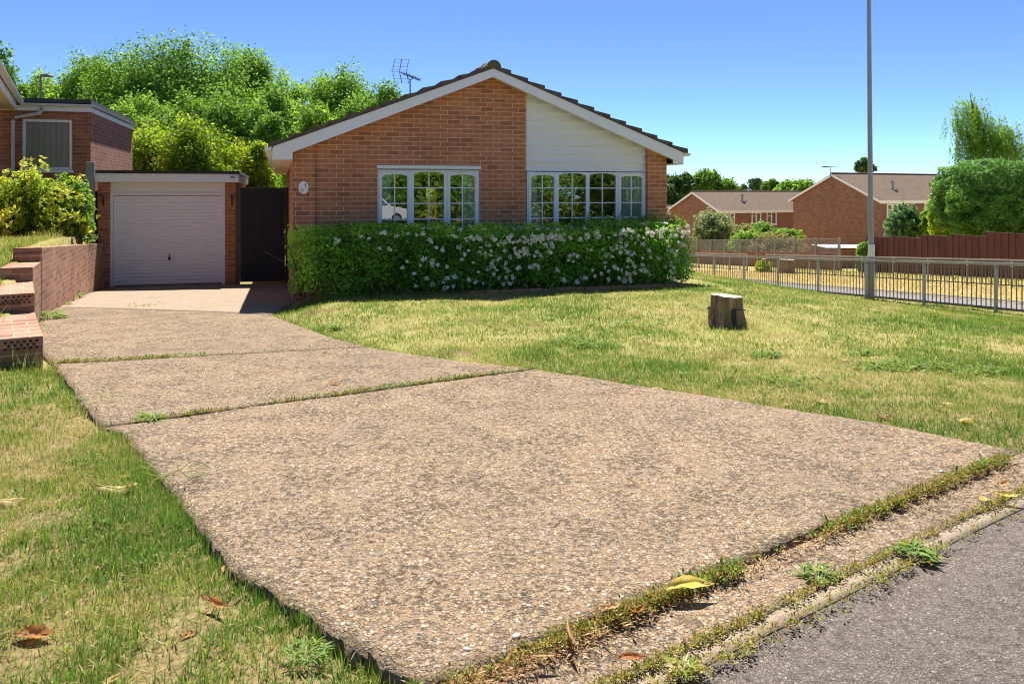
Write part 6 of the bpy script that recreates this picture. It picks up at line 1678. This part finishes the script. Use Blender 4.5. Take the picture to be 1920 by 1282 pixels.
pts = [(x_, y_, 1.0) for x_, y_ in zip(rng.uniform(-3.5, 0.0, 500), rng.uniform(2.4, 6.0, 500)) if lawn_mask(np.array([x_]), np.array([y_]))[0] and x_ < drx(y_) - 1.0]
leafy('dry_litter', pts * 4, M['dead'], 'dry straw and dead bits lying in the left lawn', 5, 0.05, 0.07, 0.35, 0.05, 14, 0.03)

# ------------------------------------------------------------------ fallen leaves
def fallen(u, v, size, mat, label, rot, curl=0.6, roll=0.3, asp=0.42, zz=None, seed=0, group='fallen leaves', roof=0.0, tilt=None):
    x, y, z = PL(u, v, zz) if zz is not None else G(u, v, 0.02); size = size * 1.22
    rng = random.Random(seed * 7 + int(u))
    n, m_ = 13, 7; V = []
    for i in range(n):
        q = i / (n - 1); wv = asp * size * 0.5 * (math.sin(math.pi * min(1, q * 1.02)) ** 0.75) * (1 - 0.25 * q)
        bend = curl * (q - 0.5)
        for j in range(m_):
            r_ = (j / (m_ - 1) - 0.5) * 2
            ang = r_ * roll * 1.4
            yy_ = (math.sin(ang) / max(abs(roll * 1.4), 1e-3)) * wv if roll else r_ * wv
            zc_ = (1 - math.cos(ang)) / max(roll * 1.4, 1e-3) * wv
            V.append(((q - 0.5) * size, yy_ + 0.05 * size * math.sin(q * 4), abs(zc_) * (1 if roof == 0 else -1) + size * bend * bend * 0.55 + 0.004 * rng.uniform(-1, 1) + size * 0.02 * math.sin(q * 9 + r_ * 3) + roof * wv * 0.6))
    ii = np.arange(n * m_).reshape(n, m_)
    q = np.stack([ii[:-1, :-1], ii[1:, :-1], ii[1:, 1:], ii[:-1, 1:]], -1).reshape(-1, 4)
    V = np.array(V); V[:, 2] -= V[:, 2].min()
    o = thing('fallen_leaf', label, 'leaf', (x, y, z + (0.012 if zz is None else 0.006)), rot, group)
    o.rotation_euler = ((0.2 if zz is None else 0.12) if tilt is None else tilt, 0.0, rot)
    npmesh('blade', V, q, mat, o, smooth=True)
    b = MB(); b.tube([(-0.5 * size - 0.012, 0, V[n and 3][2] * 0.5), (-0.5 * size, 0, V[3][2])] + [(float(V[i * m_ + 3][0]), float(V[i * m_ + 3][1]), float(V[i * m_ + 3][2]) + 0.001) for i in range(1, n - 1, 2)], 0.0014, 5); b.build('stalk', M['fallen_tan'], o)
    return o
FY, FPL, FB, FT = M['fallen_yellow'], M['fallen_pale'], M['fallen_brown'], M['fallen_tan']
k1 = 0.0
fallen(215, 921, 0.19, FPL, 'large arched pale yellow leaf on the left lawn', 0.1, 1.3, 0.7, 0.5, roof=0.5, tilt=0.22)
fallen(18, 941, 0.13, FPL, 'pale yellow leaf cut by the left edge of the picture', 0.3, 1.0, 0.6, 0.55, roof=0.5, tilt=0.2)
fallen(238, 891, 0.06, FY, 'small yellow leaf behind the large arched leaf', 0.2, 0.6, 0.3)
fallen(66, 1190, 0.11, FB, 'orange-brown crumpled leaf low on the left lawn', 0.1, 1.0, 0.9, 0.6)
fallen(405, 1134, 0.115, FB, 'long curled rust brown leaf beside the slab corner', -0.5, 1.2, 1.2, 0.35)
fallen(355, 1186, 0.045, FB, 'tiny orange leaf below the curled rust brown leaf', 0.8, 0.6, 0.5)
fallen(186, 1062, 0.04, FT, 'tiny tan leaf in the middle of the left lawn', 0.5, 0.6, 0.5)
fallen(208, 1275, 0.06, FPL, 'pale upright leaf at the bottom edge of the left lawn', 1.2, 1.2, 0.8)
fallen(1292, 1105, 0.165, FY, 'large rolled yellow leaf lying across the channel', 0.25, 0.4, 1.3, 0.46, 0.004, tilt=0.2)
fallen(1143, 1147, 0.085, FT, 'curled tan leaf on the moss beside the rolled yellow leaf', 0.4, 1.2, 1.2, 0.4, 0.006)
fallen(1195, 1152, 0.08, FB, 'brown curved leaf in the channel beside the curled tan leaf', 0.5, 1.8, 1.0, 0.35, -0.012)
fallen(1070, 1195, 0.13, FT, 'narrow upright tan leaf against the front slab edge', 1.75, 0.5, 1.6, 0.26, 0.006)
fallen(1185, 1240, 0.07, FB, 'torn reddish brown leaf in the channel near the bottom edge', 0.1, 1.0, 1.2, 0.5, -0.02)
fallen(1020, 1236, 0.09, FT, 'flat brown strip of leaf by the lowest slab corner', 0.2, 0.3, 0.8, 0.2, -0.005)
fallen(1843, 939, 0.055, FY, 'round yellow leaf in the channel near the far slab corner', 1.2, 0.7, 0.5, 0.8, -0.02)
fallen(1888, 934, 0.1, FY, 'bright yellow pointed leaf beside the round yellow one', -0.2, 1.0, 0.8, 0.45, -0.018)
fallen(1880, 915, 0.09, FT, 'folded tan leaf standing behind the bright yellow pointed leaf', 0.6, 1.4, 1.2, 0.5, -0.015)
fallen(1657, 782, 0.1, FT, 'golden brown arched leaf on the lawn edge of the drive', 0.2, 1.3, 0.7, 0.5, roof=0.5, tilt=0.2)
fallen(1540, 752, 0.095, FPL, 'pale cream leaf on the lawn edge near the golden brown leaf', 0.1, 0.7, 0.5, 0.6, roof=0.3, tilt=0.2)
fallen(1522, 757, 0.055, FB, 'small orange leaf touching the pale cream leaf', 1.3, 0.8, 0.8, 0.5)
fallen(1776, 757, 0.085, FPL, 'cream yellow leaf alone on the lawn towards the right edge', 0.2, 0.6, 0.5, 0.5, roof=0.3, tilt=0.2)
fallen(1815, 790, 0.11, M['fallen_yellow'], 'greenish yellow folded leaf by the far end of the drive', 0.5, 0.8, 0.6, 0.8, roof=0.4, tilt=0.25)
fallen(1474, 757, 0.05, FPL, 'small white-backed leaf on the slab beside the lawn edge', 0.9, 0.8, 0.6, 0.6)
fallen(1582, 728, 0.08, FPL, 'slim pale leaf lying in the lawn above the cream leaf', 0.5, 0.5, 0.4, 0.3)
fallen(1232, 728, 0.1, FPL, 'long pale leaf half on the slab at mid lawn edge', 0.1, 0.4, 0.4, 0.35)
fallen(1066, 697, 0.055, FPL, 'round cream leaf near the end of the first joint', 0.3, 0.5, 0.5, 0.8)
fallen(1093, 699, 0.06, FT, 'golden tan leaf next to the round cream leaf', 0.2, 0.8, 0.7, 0.6)
fallen(1170, 690, 0.05, FB, 'small brown leaf in the grass near the first joint end', 0.6, 0.8, 0.8, 0.6)
fallen(1583, 674, 0.06, FPL, 'pale leaf lying far out on the middle of the lawn', 0.3, 0.5, 0.4, 0.5)
fallen(1616, 625, 0.08, FPL, 'white speck of a leaf on the lawn towards the guardrail', 0.2, 0.5, 0.4, 0.5)
fallen(1385, 613, 0.08, FB, 'orange leaf at the foot of the tree stump', 0.1, 0.8, 0.6, 0.5)
fallen(628, 722, 0.08, FB, 'brown leaf lying on the middle slab', -0.1, 0.4, 0.5, 0.35, float(zd(6.2)) - 0.004)
fallen(614, 664, 0.06, FB, 'small dark brown leaf near the second joint', 0.1, 0.4, 0.5, 0.35, float(zd(7.6)) - 0.004)
for q, (u_, v_) in enumerate([(1155, 713), (1300, 735), (1315, 735), (1345, 742), (1312, 738), (1465, 745), (1340, 696), (1455, 706)]):
    fallen(u_, v_, 0.045, [FB, FT][q % 2], 'small curled brown leaf along the lawn edge of the front slab', q * 0.8, 0.9, 0.9, 0.6, seed=q)
# twig in the channel and pebbles broken loose from the slab
def twig(pts, label, r_=0.003):
    w0 = [PL(*p, -0.03) for p in pts]; o = thing('twig', label, 'twig', (w0[0][0], w0[0][1], 0))
    b = MB(); b.tube([(p[0] - w0[0][0], p[1] - w0[0][1], z_) for p, z_ in zip(w0, (-0.03, -0.01, -0.025, -0.02))], [r_, r_, r_ * 0.8, r_ * 0.5], 6); b.build('stick', M['twig'], o)
twig([(1283, 1195), (1284, 1215), (1300, 1228), (1316, 1240)], 'thin reddish twig bent over the kerb at the bottom edge', 0.0035)
peb = []
rngp = random.Random(12)
bmp = bmesh.new(); bmesh.ops.create_icosphere(bmp, subdivisions=2, radius=1.0); pm = bpy.data.meshes.new('pebble'); bmp.to_mesh(pm); bmp.free()
for p in pm.vertices: p.co = Vector((p.co.x * (1 + 0.2 * mnoise.noise(p.co * 1.3)), p.co.y * 0.75 * (1 + 0.2 * mnoise.noise(p.co * 1.7 + Vector((3, 0, 0)))), p.co.z * 0.45))
pm.materials.append(M['fallen_pale']); pm.polygons.foreach_set('use_smooth', [True] * len(pm.polygons))
M['flint'] = paint('flint_pebble', (0.6, 0.5, 0.42), 0.55, 0.5, (0.4, 0.38, 0.4), scale=30)
pm.materials[0] = M['flint']
for (u_, v_, r_, lab) in [(875, 1218, 0.014, 'white angular pebble near the lowest corner of the slab'), (968, 1194, 0.018, 'rounded pink pebble on the front edge of the slab'), (1765, 885, 0.018, 'pale pebble on the mossy edge near the far slab corner'), (1625, 960, 0.014, 'pale pebble in the moss at the middle of the front edge')]:
    x, y = GD(u_, v_); o = bpy.data.objects.new('pebble', pm); C.objects.link(o); o.location = (x, y, float(zd(y)) + r_ * 0.2); o.scale = (r_, r_, r_); o.rotation_euler = (0.1, 0, rngp.uniform(0, 6)); props(o, lab, 'pebble', 'loose pebbles')

# ------------------------------------------------------------------ across the street: what the front windows mirror
for k, (x, y, zt, rx, mat, lab) in enumerate([
    (3, -15, 4.6, 3.0, LL, 'broad low tree across the street facing the front door side'), (9, -14, 5.2, 3.2, LT, 'spreading tree across the street behind the parked car'),
    (16, -13, 4.8, 3.2, LL, 'leafy tree across the street towards the far corner'), (22, -9, 5.0, 3.4, LT, 'rounded tree across the street beyond the far corner'),
    (-4, -15, 4.4, 2.8, LT, 'small tree across the street opposite the left lawn'), (27, -3, 4.8, 3.2, LL, 'tree across the street at the bend'), (12.5, -17, 6.0, 3.6, LT, 'tallest tree across the street, behind the row')]):
    zb = float(T(x, y)); tree('street_tree', lab, 'tree', (x, y, zb), (zt + zb + 0.3) / 2, (rx, rx * 0.9, (zt - zb - 0.1) / 2), mat, 200 + k, 110, 0.9, 150, 0.3, 0.2, 'trees across the street')
clipped('street_hedge', 'long dark hedge on the bank across the street', 'hedge', (10.5, -9.8, 0.9), (17.0, 1.1, 1.5), M['leaf_light'], 230, 30000, 0.26, 6.0, 0.0, bump=0.2)
car = thing('parked_car', 'white hatchback parked across the street', 'car', (5.6, -7.2, -0.03), R(-20))
b = MB(); prof = [(-2.05, 0.28), (2.05, 0.28), (2.1, 0.6), (1.95, 0.78), (1.0, 0.92), (0.35, 1.42), (-1.2, 1.46), (-1.95, 1.0), (-2.08, 0.7)]
b.prism(prof, lambda a, c_: (a, -0.85 + 0.16 * max(0, c_ - 0.9), c_), lambda a, c_: (a, 0.85 - 0.16 * max(0, c_ - 0.9), c_)); b.build('body', M['car_white'], car, bevel=0.06, smooth=True)
b = MB()
for sg in (-1, 1): b.prism([(0.8, 0.95), (0.3, 1.34), (-1.15, 1.37), (-1.7, 1.0)], lambda a, c_: (a, sg * (0.852 - 0.16 * max(0, c_ - 0.9)), c_), lambda a, c_: (a, sg * (0.858 - 0.16 * max(0, c_ - 0.9)), c_))
b.build('side_window', M['blue_black'], car)
for wx_ in (-1.3, 1.3):
    for sg in (-1, 1):
        b = MB(); b.tube([(wx_, sg * 0.68, 0.31), (wx_, sg * 0.87, 0.31)], 0.31, 24); b.tube([(wx_, sg * 0.871, 0.31), (wx_, sg * 0.878, 0.31)], 0.2, 16, mi=1); b.build('wheel', [M['rubber'], M['galv']], car)
